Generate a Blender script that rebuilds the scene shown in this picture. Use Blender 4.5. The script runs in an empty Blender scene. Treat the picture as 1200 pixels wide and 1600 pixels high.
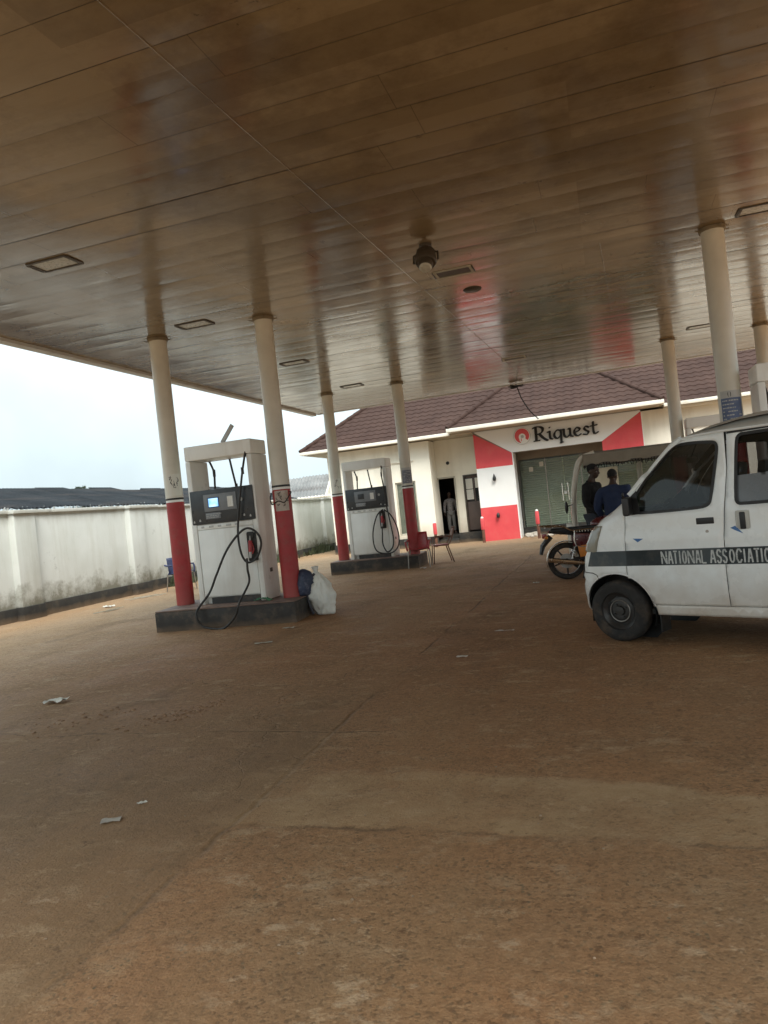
import bpy, bmesh, math, random
from mathutils import Vector, Matrix, noise as mnoise
from mathutils.geometry import delaunay_2d_cdt
random.seed(7)
R = math.radians
sc = bpy.context.scene
COL = sc.collection

# ------------------------------------------------------------------ camera
cam_d = bpy.data.cameras.new('camera')
cam = bpy.data.objects.new('camera', cam_d); COL.objects.link(cam); sc.camera = cam
YAW, PIT, ROLL = R(17.2807), R(-0.1468), R(6.1146)
cam_d.sensor_fit = 'AUTO'; cam_d.sensor_width = 36.0; cam_d.lens = 36.0*1135.56/1600.0
cam_d.clip_start = 0.05; cam_d.clip_end = 2000
_fw = Vector((-math.sin(YAW)*math.cos(PIT), math.cos(YAW)*math.cos(PIT), math.sin(PIT)))
_rt = Vector((math.cos(YAW), math.sin(YAW), 0)); _up = _rt.cross(_fw)
_R = _rt*math.cos(ROLL) - _up*math.sin(ROLL); _U = _rt*math.sin(ROLL) + _up*math.cos(ROLL)
_m = Matrix((( _R.x, _U.x, -_fw.x), (_R.y, _U.y, -_fw.y), (_R.z, _U.z, -_fw.z))).to_4x4()
_m.translation = Vector((0, 0, 1.45)); cam.matrix_world = _m

# ------------------------------------------------------------------ sky, sun, exposure
SUN_EL, SUN_ROT = R(52), R(146)
w = bpy.data.worlds.new('World'); sc.world = w; w.use_nodes = True
nt = w.node_tree; nt.nodes.clear()
sky = nt.nodes.new('ShaderNodeTexSky'); sky.sky_type = 'NISHITA'; sky.sun_disc = False
sky.sun_elevation = SUN_EL; sky.sun_rotation = SUN_ROT; sky.air_density = 1.0; sky.dust_density = 4.0; sky.ozone_density = 1.5
hs = nt.nodes.new('ShaderNodeHueSaturation'); hs.inputs['Saturation'].default_value = 0.30
tc = nt.nodes.new('ShaderNodeTexCoord'); nz = nt.nodes.new('ShaderNodeTexNoise')
nz.inputs['Scale'].default_value = 2.2; nz.inputs['Detail'].default_value = 4
mx = nt.nodes.new('ShaderNodeMix'); mx.data_type = 'RGBA'; mx.inputs['B'].default_value = (8.6, 10.3, 10.9, 1)
mr = nt.nodes.new('ShaderNodeMapRange'); mr.inputs['From Min'].default_value = .3; mr.inputs['From Max'].default_value = .7
mr.inputs['To Min'].default_value = .55; mr.inputs['To Max'].default_value = .85
bg = nt.nodes.new('ShaderNodeBackground'); bg.inputs['Strength'].default_value = 0.114
out = nt.nodes.new('ShaderNodeOutputWorld')
sp = nt.nodes.new('ShaderNodeSeparateXYZ'); el = nt.nodes.new('ShaderNodeMapRange'); ml = nt.nodes.new('ShaderNodeMix'); ml.data_type = 'RGBA'; ml.blend_type = 'MULTIPLY'; ml.inputs['Factor'].default_value = 1
el.inputs['From Min'].default_value = 0; el.inputs['From Max'].default_value = 1; el.inputs['To Min'].default_value = .34; el.inputs['To Max'].default_value = 1
nt.links.new(tc.outputs['Generated'], sp.inputs[0]); nt.links.new(sp.outputs['Z'], el.inputs['Value']); 
n2 = nt.nodes.new('ShaderNodeTexNoise'); n2.inputs['Scale'].default_value = 3.2; n2.inputs['Detail'].default_value = 5; n2.inputs['Roughness'].default_value = .5
cr = nt.nodes.new('ShaderNodeMapRange'); cr.inputs['From Min'].default_value = .3; cr.inputs['From Max'].default_value = .7; cr.inputs['To Min'].default_value = .84; cr.inputs['To Max'].default_value = 1.14
mm = nt.nodes.new('ShaderNodeMath'); mm.operation = 'MULTIPLY'
nt.links.new(tc.outputs['Generated'], n2.inputs['Vector']); nt.links.new(n2.outputs['Fac'], cr.inputs['Value']); nt.links.new(cr.outputs['Result'], mm.inputs[0]); nt.links.new(el.outputs['Result'], mm.inputs[1]); nt.links.new(mm.outputs[0], ml.inputs['B'])
L = nt.links.new
L(tc.outputs['Generated'], nz.inputs['Vector']); L(nz.outputs['Fac'], mr.inputs['Value']); L(mr.outputs['Result'], mx.inputs['Factor'])
L(sky.outputs['Color'], hs.inputs['Color']); L(hs.outputs['Color'], mx.inputs['A']); L(mx.outputs['Result'], ml.inputs['A']); L(ml.outputs['Result'], bg.inputs['Color']); L(bg.outputs['Background'], out.inputs['Surface'])
sun_d = bpy.data.lights.new('sun', 'SUN'); sun_d.energy = 1.5; sun_d.angle = R(30); sun_d.color = (1.0, .96, .9)
sun = bpy.data.objects.new('sun', sun_d); COL.objects.link(sun)
_sd = Vector((math.sin(SUN_ROT)*math.cos(SUN_EL), math.cos(SUN_ROT)*math.cos(SUN_EL), math.sin(SUN_EL)))
sun.rotation_euler = (-_sd).to_track_quat('-Z', 'Y').to_euler()
sc.view_settings.view_transform = 'Standard'; sc.view_settings.look = 'None'
sc.view_settings.exposure = 1.45; sc.view_settings.gamma = 1.0
sc.cycles.max_bounces = 8; sc.cycles.diffuse_bounces = 5; sc.cycles.glossy_bounces = 4; sc.cycles.use_denoising = True

# ------------------------------------------------------------------ materials
class NT:
    def __init__(s, name):
        s.m = bpy.data.materials.new(name); s.m.use_nodes = True; s.t = s.m.node_tree
        s.b = s.t.nodes['Principled BSDF']; s.tc = s.t.nodes.new('ShaderNodeTexCoord'); s.vec = s.tc.outputs['Object']
    def n(s, typ, **kw):
        nd = s.t.nodes.new(typ)
        for k, v in kw.items():
            if k.startswith('i_'): nd.inputs[k[2:].replace('_', ' ')].default_value = v
            else: setattr(nd, k, v)
        return nd
    def l(s, a, b): s.t.links.new(a, b)
    def scale(s, sx, sy, sz, vec=None):
        mp = s.n('ShaderNodeMapping'); mp.inputs['Scale'].default_value = (sx, sy, sz); s.l(vec or s.vec, mp.inputs['Vector']); return mp.outputs['Vector']
    def noise(s, scale=5, detail=5, vec=None, rough=.55, dist=0):
        nd = s.n('ShaderNodeTexNoise', i_Scale=scale, i_Detail=detail, i_Roughness=rough, i_Distortion=dist); s.l(vec or s.vec, nd.inputs['Vector']); return nd.outputs['Fac']
    def rng(s, v, a, b, c=0, d=1):
        nd = s.n('ShaderNodeMapRange'); s.l(v, nd.inputs['Value'])
        for k, x in (('From Min', a), ('From Max', b), ('To Min', c), ('To Max', d)): nd.inputs[k].default_value = x
        return nd.outputs['Result']
    def mix(s, f, a, b, mode='MIX'):
        nd = s.n('ShaderNodeMix', data_type='RGBA', blend_type=mode)
        for sock, v in (('Factor', f), ('A', a), ('B', b)):
            i = nd.inputs[sock]
            if isinstance(v, (int, float)): i.default_value = v
            elif isinstance(v, tuple): i.default_value = (*v[:3], 1)
            else: s.l(v, i)
        return nd.outputs['Result']
    def math(s, op, a, b=None, c=None):
        nd = s.n('ShaderNodeMath', operation=op)
        for i, v in enumerate((a, b, c)):
            if v is None: continue
            if isinstance(v, (int, float)): nd.inputs[i].default_value = v
            else: s.l(v, nd.inputs[i])
        return nd.outputs[0]
    def xyz(s):
        nd = s.n('ShaderNodeSeparateXYZ'); s.l(s.vec, nd.inputs[0]); return nd.outputs
    def bump(s, h, strength=.3, dist=.01, normal=None):
        nd = s.n('ShaderNodeBump', i_Strength=strength, i_Distance=dist); s.l(h, nd.inputs['Height'])
        if normal is not None: s.l(normal, nd.inputs['Normal'])
        s.l(nd.outputs['Normal'], s.b.inputs['Normal']); return nd.outputs['Normal']
    def col(s, c): s.l(c, s.b.inputs['Base Color'])

def mul(c, k): return tuple(min(1, x*k) for x in c)
def mat(name, c, rough=.5, var=.14, scale=7, metal=0, bump=0, bscale=60, dirt=None, damt=.5, dscale=3, streak=0, low=None, coat=0, spec=.5, dthr=.5):
    t = NT(name); b = t.b
    col = t.mix(t.rng(t.noise(scale, 6), .3, .7), mul(c, 1-var), mul(c, 1+var))
    if dirt:
        v = t.scale(1, 1, .12) if streak else None
        f = t.math('MULTIPLY', t.rng(t.noise(dscale, 8, v, .65), dthr, dthr+.22), damt); col = t.mix(f, col, dirt)
    if low:
        z0, z1, lc, la = low; z = t.xyz()[2]
        n = t.math('MULTIPLY_ADD', t.noise(4, 6), (z1-z0)*.9, -(z1-z0)*.45); zz = t.math('ADD', z, n)
        col = t.mix(t.math('MULTIPLY', t.rng(zz, z1, z0), la), col, lc)
    t.col(col); b.inputs['Metallic'].default_value = metal; b.inputs['Specular IOR Level'].default_value = spec
    t.l(t.rng(t.noise(scale*1.7, 5), .3, .7, max(.03, rough-.1), min(1, rough+.1)), b.inputs['Roughness'])
    b.inputs['Coat Weight'].default_value = coat; b.inputs['Coat Roughness'].default_value = .15
    if bump: t.bump(t.noise(bscale, 6), bump, .01)
    return t.m

DUST = (.30, .19, .11)
M = {}
M['white_paint'] = mat('white_paint', (.70, .69, .62), .45, .06, 2, dirt=(.42, .33, .22), damt=.35, dscale=2.5, streak=1)
M['cream_wall'] = mat('cream_wall', (.84, .80, .68), .75, .05, 1.2, bump=.15, bscale=90, dirt=(.42, .36, .25), damt=.35, dscale=1.3, streak=1, low=(.35, .9, (.40, .30, .19), .5))
M['sign_white'] = mat('sign_white', (.86, .86, .83), .4, .03, 2)
M['sign_red'] = mat('sign_red', (.72, .085, .095), .4, .06, 3, dirt=(.5, .2, .15), damt=.25)
M['column_cream'] = mat('column_cream', (.67, .64, .55), .38, .08, 3, dirt=(.36, .28, .17), damt=.5, dscale=2.2, streak=1)
M['column_red'] = mat('column_red', (.36, .024, .026), .45, .12, 5, dirt=(.22, .085, .06), damt=.5, dscale=6, dthr=.49, low=(.0, .4, (.34, .09, .07), .5))
M['black_paint'] = mat('black_paint', (.022, .02, .018), .55, .3, 6, dirt=(.14, .09, .05), damt=.5, dscale=6)
M['island_black'] = mat('island_black', (.035, .030, .025), .7, .35, 5, bump=.3, bscale=40, dirt=(.17, .11, .065), damt=.55, dscale=5, low=(-.02, .10, (.20, .125, .07), .6))
M['island_top'] = mat('island_top', (.17, .11, .085), .7, .3, 4, bump=.3, bscale=40, dirt=(.30, .19, .12), damt=.6, dscale=4)
M['pump_white'] = mat('pump_white', (.86, .87, .83), .35, .05, 2.5, dirt=(.42, .33, .22), damt=.35, dscale=2.2, streak=1, low=(.0, .5, (.45, .33, .20), .35), coat=.2)
M['pump_grey'] = mat('pump_grey', (.74, .74, .69), .4, .08, 3, dirt=(.34, .27, .18), damt=.4, dscale=3, streak=1)
M['slate'] = mat('slate', (.028, .033, .038), .35, .25, 5, dirt=(.10, .08, .06), damt=.3, dscale=4)
M['grey_plastic'] = mat('grey_plastic', (.20, .215, .23), .4, .1, 8)
M['light_grey'] = mat('light_grey', (.48, .48, .46), .45, .1, 8)
M['rubber'] = mat('rubber', (.018, .017, .015), .55, .3, 9, dirt=(.11, .07, .04), damt=.35, dscale=8)
M['tyre'] = mat('tyre', (.020, .018, .016), .85, .25, 12, bump=.3, bscale=70, dirt=(.13, .085, .05), damt=.55, dscale=6)
M['red_plastic'] = mat('red_plastic', (.36, .03, .035), .4, .15, 8, dirt=(.3, .15, .1), damt=.35, dscale=7)
M['chrome'] = mat('chrome', (.6, .58, .54), .22, .15, 10, metal=1)
M['steel'] = mat('steel', (.36, .34, .31), .4, .2, 9, metal=.8, dirt=(.2, .12, .07), damt=.4)
M['dark_steel'] = mat('dark_steel', (.05, .046, .042), .45, .25, 9, metal=.5)
M['rust'] = mat('rust', (.17, .075, .045), .7, .35, 9, bump=.3, dirt=(.06, .04, .03), damt=.5, dscale=9)
M['glass_dark'] = mat('glass_dark', (.02, .022, .02), .12, .1, 4, spec=.6)
M['paper'] = mat('paper', (.62, .60, .53), .85, .12, 12, dirt=(.35, .25, .15), damt=.4, dscale=12)
M['paper_old'] = mat('paper_old', (.50, .44, .38), .85, .15, 9, dirt=(.28, .12, .09), damt=.5, dscale=14)
M['ink'] = mat('ink', (.022, .022, .022), .8, .2, 10)
M['poster_blue'] = mat('poster_blue', (.11, .15, .27), .6, .12, 10, dirt=(.3, .3, .33), damt=.35, dscale=18)
M['poster_grey'] = mat('poster_grey', (.20, .21, .25), .7, .15, 12, dirt=(.42, .41, .42), damt=.5, dscale=30)
M['van_white'] = mat('van_white', (.84, .88, .87), .28, .03, 2, dirt=(.45, .36, .25), damt=.12, dscale=3.5, low=(.2, .75, (.42, .29, .17), .65), coat=.5)
M['van_roof'] = mat('van_roof', (.50, .50, .46), .4, .08, 3, dirt=(.36, .29, .2), damt=.5, dscale=4)
M['van_stripe'] = mat('van_stripe', (.045, .060, .066), .4, .12, 5, dirt=(.25, .22, .18), damt=.25, dscale=9)
M['letter_grey'] = mat('letter_grey', (.52, .54, .52), .5, .12, 14, dirt=(.10, .12, .12), damt=.6, dscale=16, dthr=.48)
M['trim_black'] = mat('trim_black', (.014, .014, .014), .45, .2, 8)
M['interior'] = mat('interior', (.05, .048, .045), .8, .2, 6)
M['seat_grey'] = mat('seat_grey', (.17, .18, .21), .85, .12, 10, bump=.2, bscale=120)
M['decal_blue'] = mat('decal_blue', (.05, .15, .36), .5, .15, 12)
M['lamp_lens'] = mat('lamp_lens', (.27, .26, .21), .2, .1, 10, coat=.5)
M['red_lens'] = mat('red_lens', (.30, .02, .02), .2, .1, 10, coat=.5)
M['orange'] = mat('orange', (.62, .22, .03), .45, .12, 9, dirt=(.3, .12, .03), damt=.3)
M['bike_black'] = mat('bike_black', (.016, .014, .014), .3, .2, 8, dirt=(.12, .08, .05), damt=.35, dscale=6, coat=.3)
M['bike_red'] = mat('bike_red', (.10, .018, .02), .3, .2, 8, coat=.3)
M['engine'] = mat('engine', (.25, .23, .2), .45, .3, 12, metal=.7, dirt=(.08, .055, .04), damt=.6)
M['seat_black'] = mat('seat_black', (.013, .012, .012), .6, .2, 10)
M['skin'] = mat('skin', (.055, .030, .020), .55, .12, 9)
M['hair'] = mat('hair', (.010, .009, .009), .9, .2, 60, bump=.5, bscale=200)
M['eye'] = mat('eye', (.16, .14, .12), .3, .05, 9)
M['cloth_black'] = mat('cloth_black', (.012, .012, .013), .9, .2, 8, bump=.25, bscale=40)
M['cloth_blue'] = mat('cloth_blue', (.022, .036, .085), .9, .18, 6, bump=.35, bscale=22)
M['cloth_red'] = mat('cloth_red', (.28, .03, .035), .9, .15, 6, bump=.3, bscale=25)
M['denim'] = mat('denim', (.05, .055, .07), .9, .15, 8, bump=.2)
M['cloth_grey'] = mat('cloth_grey', (.12, .12, .115), .9, .15, 8, bump=.3, bscale=30)
M['shoe'] = mat('shoe', (.03, .022, .018), .6, .2, 10)
M['sack_white'] = mat('sack_white', (.72, .71, .64), .75, .12, 7, bump=.5, bscale=25, dirt=(.36, .29, .2), damt=.5, dscale=7)
M['sack_blue'] = mat('sack_blue', (.03, .04, .075), .6, .2, 9, bump=.4, bscale=22, dirt=(.28, .28, .33), damt=.4, dscale=14)
M['sack_dark'] = mat('sack_dark', (.05, .05, .06), .6, .2, 9)
M['green_plastic'] = mat('green_plastic', (.045, .19, .085), .5, .2, 12, dirt=(.3, .3, .2), damt=.3)
M['blue_plastic'] = mat('blue_plastic', (.035, .05, .12), .5, .2, 7, dirt=(.2, .19, .18), damt=.35)
M['bark'] = mat('bark', (.10, .075, .055), .9, .3, 8)
M['leaf'] = mat('leaf', (.045, .06, .04), .8, .35, 5)
M['weed'] = mat('weed', (.05, .06, .025), .8, .4, 6)
M['stone'] = mat('stone', (.42, .38, .32), .9, .2, 9, bump=.4)
M['ragged'] = mat('ragged', (.26, .265, .25), .8, .35, 8, dirt=(.08, .085, .09), damt=.7, dscale=9)
M['pebble'] = mat('pebble', (.27, .19, .12), .95, .4, 3)
M['soil'] = mat('soil', (.25, .145, .08), .95, .3, 14, bump=.5)
M['gutter'] = mat('gutter', (.74, .70, .60), .5, .06, 2, dirt=(.38, .30, .2), damt=.4, dscale=2)
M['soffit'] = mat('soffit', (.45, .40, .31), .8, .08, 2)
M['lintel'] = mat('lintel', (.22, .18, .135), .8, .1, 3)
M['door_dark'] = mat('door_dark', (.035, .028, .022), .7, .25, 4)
M['door_brown'] = mat('door_brown', (.085, .06, .05), .55, .2, 4)
M['frame_tan'] = mat('frame_tan', (.45, .42, .34), .6, .1, 5)
M['shelf_beige'] = mat('shelf_beige', (.40, .37, .28), .8, .1, 3)
M['plinth'] = mat('plinth', (.026, .025, .022), .85, .3, 3, bump=.3, dirt=(.13, .10, .065), damt=.5, dscale=2.5, low=(-.02, .13, (.24, .165, .10), .7))
M['lens_grey'] = mat('lens_grey', (.46, .45, .39), .3, .08, 14, dirt=(.3, .25, .18), damt=.4, dscale=9)
M['frame_dark'] = mat('frame_dark', (.06, .048, .035), .5, .2, 9)
M['collar_tan'] = mat('collar_tan', (.22, .175, .11), .6, .2, 8)
M['canvas'] = mat('canvas', (.27, .235, .18), .85, .12, 6, bump=.2)
M['fascia'] = mat('fascia', (.52, .52, .50), .5, .06, 2, dirt=(.3, .26, .2), damt=.4, dscale=2, streak=1)

def screen_mat():
    t = NT('lit_screen'); t.b.inputs['Base Color'].default_value = (.05, .1, .2, 1)
    c = t.mix(t.rng(t.noise(9, 2), .35, .65), (.20, .46, .85), (.50, .74, .95)); t.l(c, t.b.inputs['Emission Color']); t.b.inputs['Emission Strength'].default_value = .62
    return t.m
M['lit_screen'] = screen_mat()

def glass_mat(name, tint, rough=.04, alpha=.35):
    t = NT(name); b = t.b; b.inputs['Base Color'].default_value = (*tint, 1); b.inputs['Roughness'].default_value = rough
    b.inputs['Alpha'].default_value = alpha; b.inputs['Specular IOR Level'].default_value = .5
    return t.m
M['shop_glass'] = glass_mat('shop_glass', (.05, .075, .055), .03, .22)
M['van_glass_clear'] = glass_mat('van_glass_clear', (.008, .011, .009), .03, .40)
M['film_grey'] = mat('film_grey', (.13, .145, .155), .25, .1, 3, coat=.4)
M['van_glass'] = glass_mat('van_glass', (.008, .011, .009), .03, .74)

def shirt_mat():
    t = NT('patterned_shirt'); v = t.n('ShaderNodeTexVoronoi', i_Scale=24.0); t.l(t.vec, v.inputs['Vector'])
    t.col(t.mix(t.rng(v.outputs['Distance'], .26, .34), (.03, .026, .03), (.17, .16, .155))); t.b.inputs['Roughness'].default_value = .9
    return t.m
M['patterned_shirt'] = shirt_mat()

def wall_mat():
    t = NT('stained_wall'); z = t.xyz()[2]
    c = t.mix(t.rng(t.noise(.9, 6), .3, .7), (.52, .54, .50), (.62, .64, .61))
    st = t.rng(t.noise(2.0, 9, t.scale(1, 1, .10), .7), .50, .72); c = t.mix(t.math('MULTIPLY', st, .42), c, (.34, .33, .25))
    bl = t.math('MULTIPLY', t.rng(t.noise(1.5, 9, None, .75), .60, .70), t.rng(t.noise(.5, 3), .45, .6)); c = t.mix(t.math('MULTIPLY', bl, .75), c, (.10, .095, .07))
    zz = t.math('MULTIPLY_ADD', t.noise(2.2, 8, None, .7), -1.4, z); lo = t.rng(zz, -.05, -.42); c = t.mix(t.math('MULTIPLY', lo, .8), c, (.13, .12, .075))
    tp = t.math('MULTIPLY', t.rng(t.math('MULTIPLY_ADD', t.noise(5, 6, t.scale(1, 1, .2)), .8, z), 2.35, 2.75), .5); c = t.mix(tp, c, (.30, .28, .22))
    t.col(c); t.b.inputs['Roughness'].default_value = .85; t.bump(t.noise(35, 8), .25, .01)
    return t.m
M['stained_wall'] = wall_mat()

def roof_tile_mat():
    t = NT('roof_tile')
    c = t.mix(t.rng(t.noise(1.2, 5), .3, .7), (.046, .026, .021), (.074, .043, .034)); c = t.mix(t.math('MULTIPLY', t.rng(t.noise(90, 3), .45, .6), .5), c, (.026, .017, .015))
    t.col(c); t.b.inputs['Roughness'].default_value = .9; t.b.inputs['Specular IOR Level'].default_value = .15; t.bump(t.noise(120, 4), .3, .006)
    return t.m
M['roof_tile'] = roof_tile_mat()

def zinc_mat(name, a, b, axis=0, scale=1):
    t = NT(name); s = [1, 1, 1]; s[1-axis] = .15
    c = t.mix(t.rng(t.noise(1.1, 8, None, .7), .35, .65), a, b); c = t.mix(t.math('MULTIPLY', t.rng(t.noise(3, 8, t.scale(*s)), .52, .68), .5), c, (.06, .05, .045))
    t.col(c); t.b.inputs['Roughness'].default_value = .8; t.b.inputs['Specular IOR Level'].default_value = .15
    return t.m
M['zinc_dark'] = zinc_mat('zinc_dark', (.012, .015, .018), (.026, .030, .034), 0)
M['zinc_grey'] = zinc_mat('zinc_grey', (.15, .155, .155), (.25, .25, .245), 1)

def ceiling_mat():
    t = NT('ceiling_panel'); x, y, z = t.xyz()
    cb = t.n('ShaderNodeCombineXYZ'); t.l(t.math('FLOOR', t.math('MULTIPLY', x, .34)), cb.inputs[0]); t.l(t.math('FLOOR', t.math('MULTIPLY', y, 1/.475)), cb.inputs[1])
    wn = t.n('ShaderNodeTexWhiteNoise', noise_dimensions='2D'); t.l(cb.outputs[0], wn.inputs['Vector'])
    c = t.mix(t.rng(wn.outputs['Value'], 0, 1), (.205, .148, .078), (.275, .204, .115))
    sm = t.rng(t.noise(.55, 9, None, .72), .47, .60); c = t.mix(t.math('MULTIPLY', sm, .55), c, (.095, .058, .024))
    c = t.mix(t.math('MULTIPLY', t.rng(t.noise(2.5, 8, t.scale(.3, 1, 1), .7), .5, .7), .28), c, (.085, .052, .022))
    t.col(c)
    rs = t.n('ShaderNodeTexWhiteNoise', noise_dimensions='1D'); t.l(t.math('FLOOR', t.math('MULTIPLY', t.math('SUBTRACT', y, 20.18), 1/.475)), rs.inputs['W'])
    jx = t.math('ABSOLUTE', t.math('SUBTRACT', t.math('FRACT', t.math('ADD', t.math('MULTIPLY', x, .27), rs.outputs['Value'])), .5)); jl = t.rng(jx, .0016, .0006)
    c = t.mix(t.math('MULTIPLY', jl, .45), c, (.03, .02, .01))
    sp = t.math('MULTIPLY', t.rng(t.noise(7, 6, None, .6), .64, .68), t.rng(t.noise(.9, 4), .5, .6)); c = t.mix(t.math('MULTIPLY', sp, .6), c, (.05, .03, .015)); t.col(c)
    t.l(t.rng(t.noise(1.3, 5), .3, .7, .11, .23), t.b.inputs['Roughness']); t.b.inputs['Specular IOR Level'].default_value = 1.0
    t.bump(t.noise(2.2, 3, t.scale(.35, 1.6, 1)), .34, .012)
    return t.m
M['ceiling_panel'] = ceiling_mat()

def ground_mat():
    t = NT('laterite_ground'); x, y, z = t.xyz()
    big = t.noise(.22, 7, None, .6); mid = t.noise(1.1, 8, None, .65); fine = t.noise(22, 8, None, .75)
    c = t.mix(t.rng(big, .32, .66), (.320, .140, .056), (.430, .225, .102))
    c = t.mix(t.math('MULTIPLY', t.rng(mid, .42, .66), .55), c, (.225, .125, .058))
    c = t.mix(t.math('MULTIPLY', t.rng(t.noise(2.3, 9, t.scale(1, .6, 1), .72), .55, .68), .45), c, (.37, .225, .115))       # pale worn spots
    c = t.mix(t.math('MULTIPLY', t.rng(t.noise(.7, 9, None, .7), .54, .66), .45), c, (.095, .052, .024))                      # oil dark
    # drifts of loose pale sand out in the open yard beside the wall and by the shop
    dx = t.rng(t.math('MULTIPLY_ADD', t.noise(.4, 6), -4.5, x), -7.0, -11.5); dy = t.rng(t.math('MULTIPLY_ADD', t.noise(.4, 6), 4.5, y), 19.5, 24.5)
    c = t.mix(t.math('MULTIPLY', t.math('MAXIMUM', dx, dy), .75), c, (.40, .295, .19))
    c = t.mix(t.rng(fine, .36, .64), t.mix(.45, c, (.060, .028, .011)), t.mix(.30, c, (.46, .28, .14)))
    vo = t.n('ShaderNodeTexVoronoi', i_Scale=30.0); t.l(t.vec, vo.inputs['Vector'])
    sp = t.math('MULTIPLY', t.rng(vo.outputs['Distance'], .26, .12), t.rng(t.noise(3.1, 4), .42, .62)); c = t.mix(t.math('MULTIPLY', sp, .9), c, (.05, .055, .035))
    v2 = t.n('ShaderNodeTexVoronoi', i_Scale=13.0); t.l(t.vec, v2.inputs['Vector'])
    s2 = t.math('MULTIPLY', t.rng(v2.outputs['Distance'], .17, .07), t.rng(t.noise(1.7, 4), .52, .62)); c = t.mix(t.math('MULTIPLY', s2, .75), c, (.42, .28, .155))
    # slab joints, worn and broken
    wob = t.math('MULTIPLY_ADD', t.noise(1.3, 6), .22, -.11)
    j1 = t.math('ABSOLUTE', t.math('ADD', t.math('ADD', x, 1.92), wob)); j2 = t.math('ABSOLUTE', t.math('ADD', t.math('ADD', y, -4.55), t.math('MULTIPLY', wob, 1.6)))
    j2 = t.math('ADD', j2, t.math('MULTIPLY', t.rng(x, -1.6, -1.3), 1.0))
    j = t.math('MULTIPLY', t.rng(t.math('MINIMUM', j1, j2), .024, .004), t.rng(t.noise(.8, 8, None, .7), .44, .54))
    c = t.mix(t.math('MULTIPLY', j, .65), c, (.06, .033, .016))
    ve = t.n('ShaderNodeTexVoronoi', feature='DISTANCE_TO_EDGE', i_Scale=.38); vd = t.n('ShaderNodeVectorMath', operation='ADD')
    nn = t.n('ShaderNodeTexNoise', i_Scale=1.6, i_Detail=6); t.l(t.vec, nn.inputs['Vector']); vs = t.n('ShaderNodeVectorMath', operation='SCALE'); vs.inputs['Scale'].default_value = .9
    t.l(nn.outputs['Color'], vs.inputs[0]); t.l(t.vec, vd.inputs[0]); t.l(vs.outputs[0], vd.inputs[1]); t.l(vd.outputs[0], ve.inputs['Vector'])
    ck = t.math('MULTIPLY', t.rng(ve.outputs['Distance'], .0045, .0008), t.rng(t.noise(.55, 4), .50, .56)); c = t.mix(t.math('MULTIPLY', ck, .3), c, (.07, .042, .024))
    # each cast slab has its own tone
    sa = t.math('MULTIPLY', t.rng(t.math('ADD', t.math('ADD', x, wob), 1.92), .05, -.05), t.rng(y, 6.5, 3.5)); c = t.mix(t.math('MULTIPLY', sa, .5), c, (.165, .115, .062))
    sb = t.math('MULTIPLY', t.rng(t.math('ADD', t.math('ADD', x, wob), 1.92), -.05, .05), t.rng(y, 3.7, 4.2)); c = t.mix(t.math('MULTIPLY', sb, .22), c, (.165, .072, .028))
    tr_ = t.math('MULTIPLY', t.rng(t.noise(.5, 8, t.scale(1.6, .35, 1), .68), .50, .64), .5); c = t.mix(tr_, c, (.33, .19, .088))
    td = t.math('MULTIPLY', t.rng(t.noise(.8, 8, t.scale(1.3, .5, 1), .7), .54, .64), .4); c = t.mix(td, c, (.10, .052, .022))
    # smoother, paler concrete strip let across the slab, ragged along both edges
    n1 = t.math('MULTIPLY_ADD', t.noise(1.6, 9, None, .68), .34, -.17); ys = t.math('ADD', y, n1); xs = t.math('ADD', x, t.math('MULTIPLY_ADD', t.noise(2.1, 8), 1.0, -.5))
    tx = t.rng(x, -.9, .6)
    m1 = t.rng(t.math('SUBTRACT', ys, t.math('MULTIPLY_ADD', tx, -.06, 3.12)), -.010, .035); m2 = t.rng(t.math('SUBTRACT', t.math('MULTIPLY_ADD', tx, -.26, 3.82), ys), -.03, .05); m3 = t.rng(xs, -2.15, -1.75)
    ms = t.math('MULTIPLY', t.math('MULTIPLY', m1, m2), t.math('MULTIPLY', m3, t.rng(t.noise(1.3, 8, None, .7), .36, .56, .25, 1)))
    sc_ = t.mix(t.rng(t.noise(14, 7, None, .7), .3, .7), (.36, .23, .115), (.47, .32, .175))
    c = t.mix(t.math('MULTIPLY', ms, .9), c, sc_)
    e2 = t.math('MULTIPLY', t.rng(t.math('ABSOLUTE', t.math('SUBTRACT', t.math('MULTIPLY_ADD', tx, -.26, 3.80), ys)), .07, .0), t.math('MULTIPLY', t.rng(x, -.7, .1), t.rng(t.noise(2.6, 9, None, .7), .42, .6)))
    c = t.mix(t.math('MULTIPLY', e2, .75), c, (.46, .32, .18))
    e1 = t.math('MULTIPLY', t.rng(t.math('ABSOLUTE', t.math('SUBTRACT', ys, t.math('MULTIPLY_ADD', tx, -.06, 3.11))), .022, .0), t.math('MULTIPLY', m3, t.rng(t.noise(1.9, 5), .40, .55))); c = t.mix(t.math('MULTIPLY', e1, .7), c, (.08, .05, .03))
    # big pale scuffed blotches in the foreground
    bl = t.math('MULTIPLY', t.rng(t.noise(4.2, 9, t.scale(.7, 1.2, 1), .72), .53, .64), t.rng(t.noise(.9, 5), .40, .54)); c = t.mix(t.math('MULTIPLY', bl, .7), c, (.41, .285, .165))
    gy = t.rng(y, 7.0, 2.2); c = t.mix(t.math('MULTIPLY', gy, t.rng(t.noise(.55, 6), .35, .62, .1, .6)), c, (.255, .165, .088))   # greyer trodden concrete towards the road
    # coarse grain of the worn aggregate: every stone its own shade, crisp scuffs between
    va = t.n('ShaderNodeTexVoronoi', i_Scale=84.0); t.l(t.vec, va.inputs['Vector']); sv = t.n('ShaderNodeSeparateColor'); t.l(va.outputs['Color'], sv.inputs[0])
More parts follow.
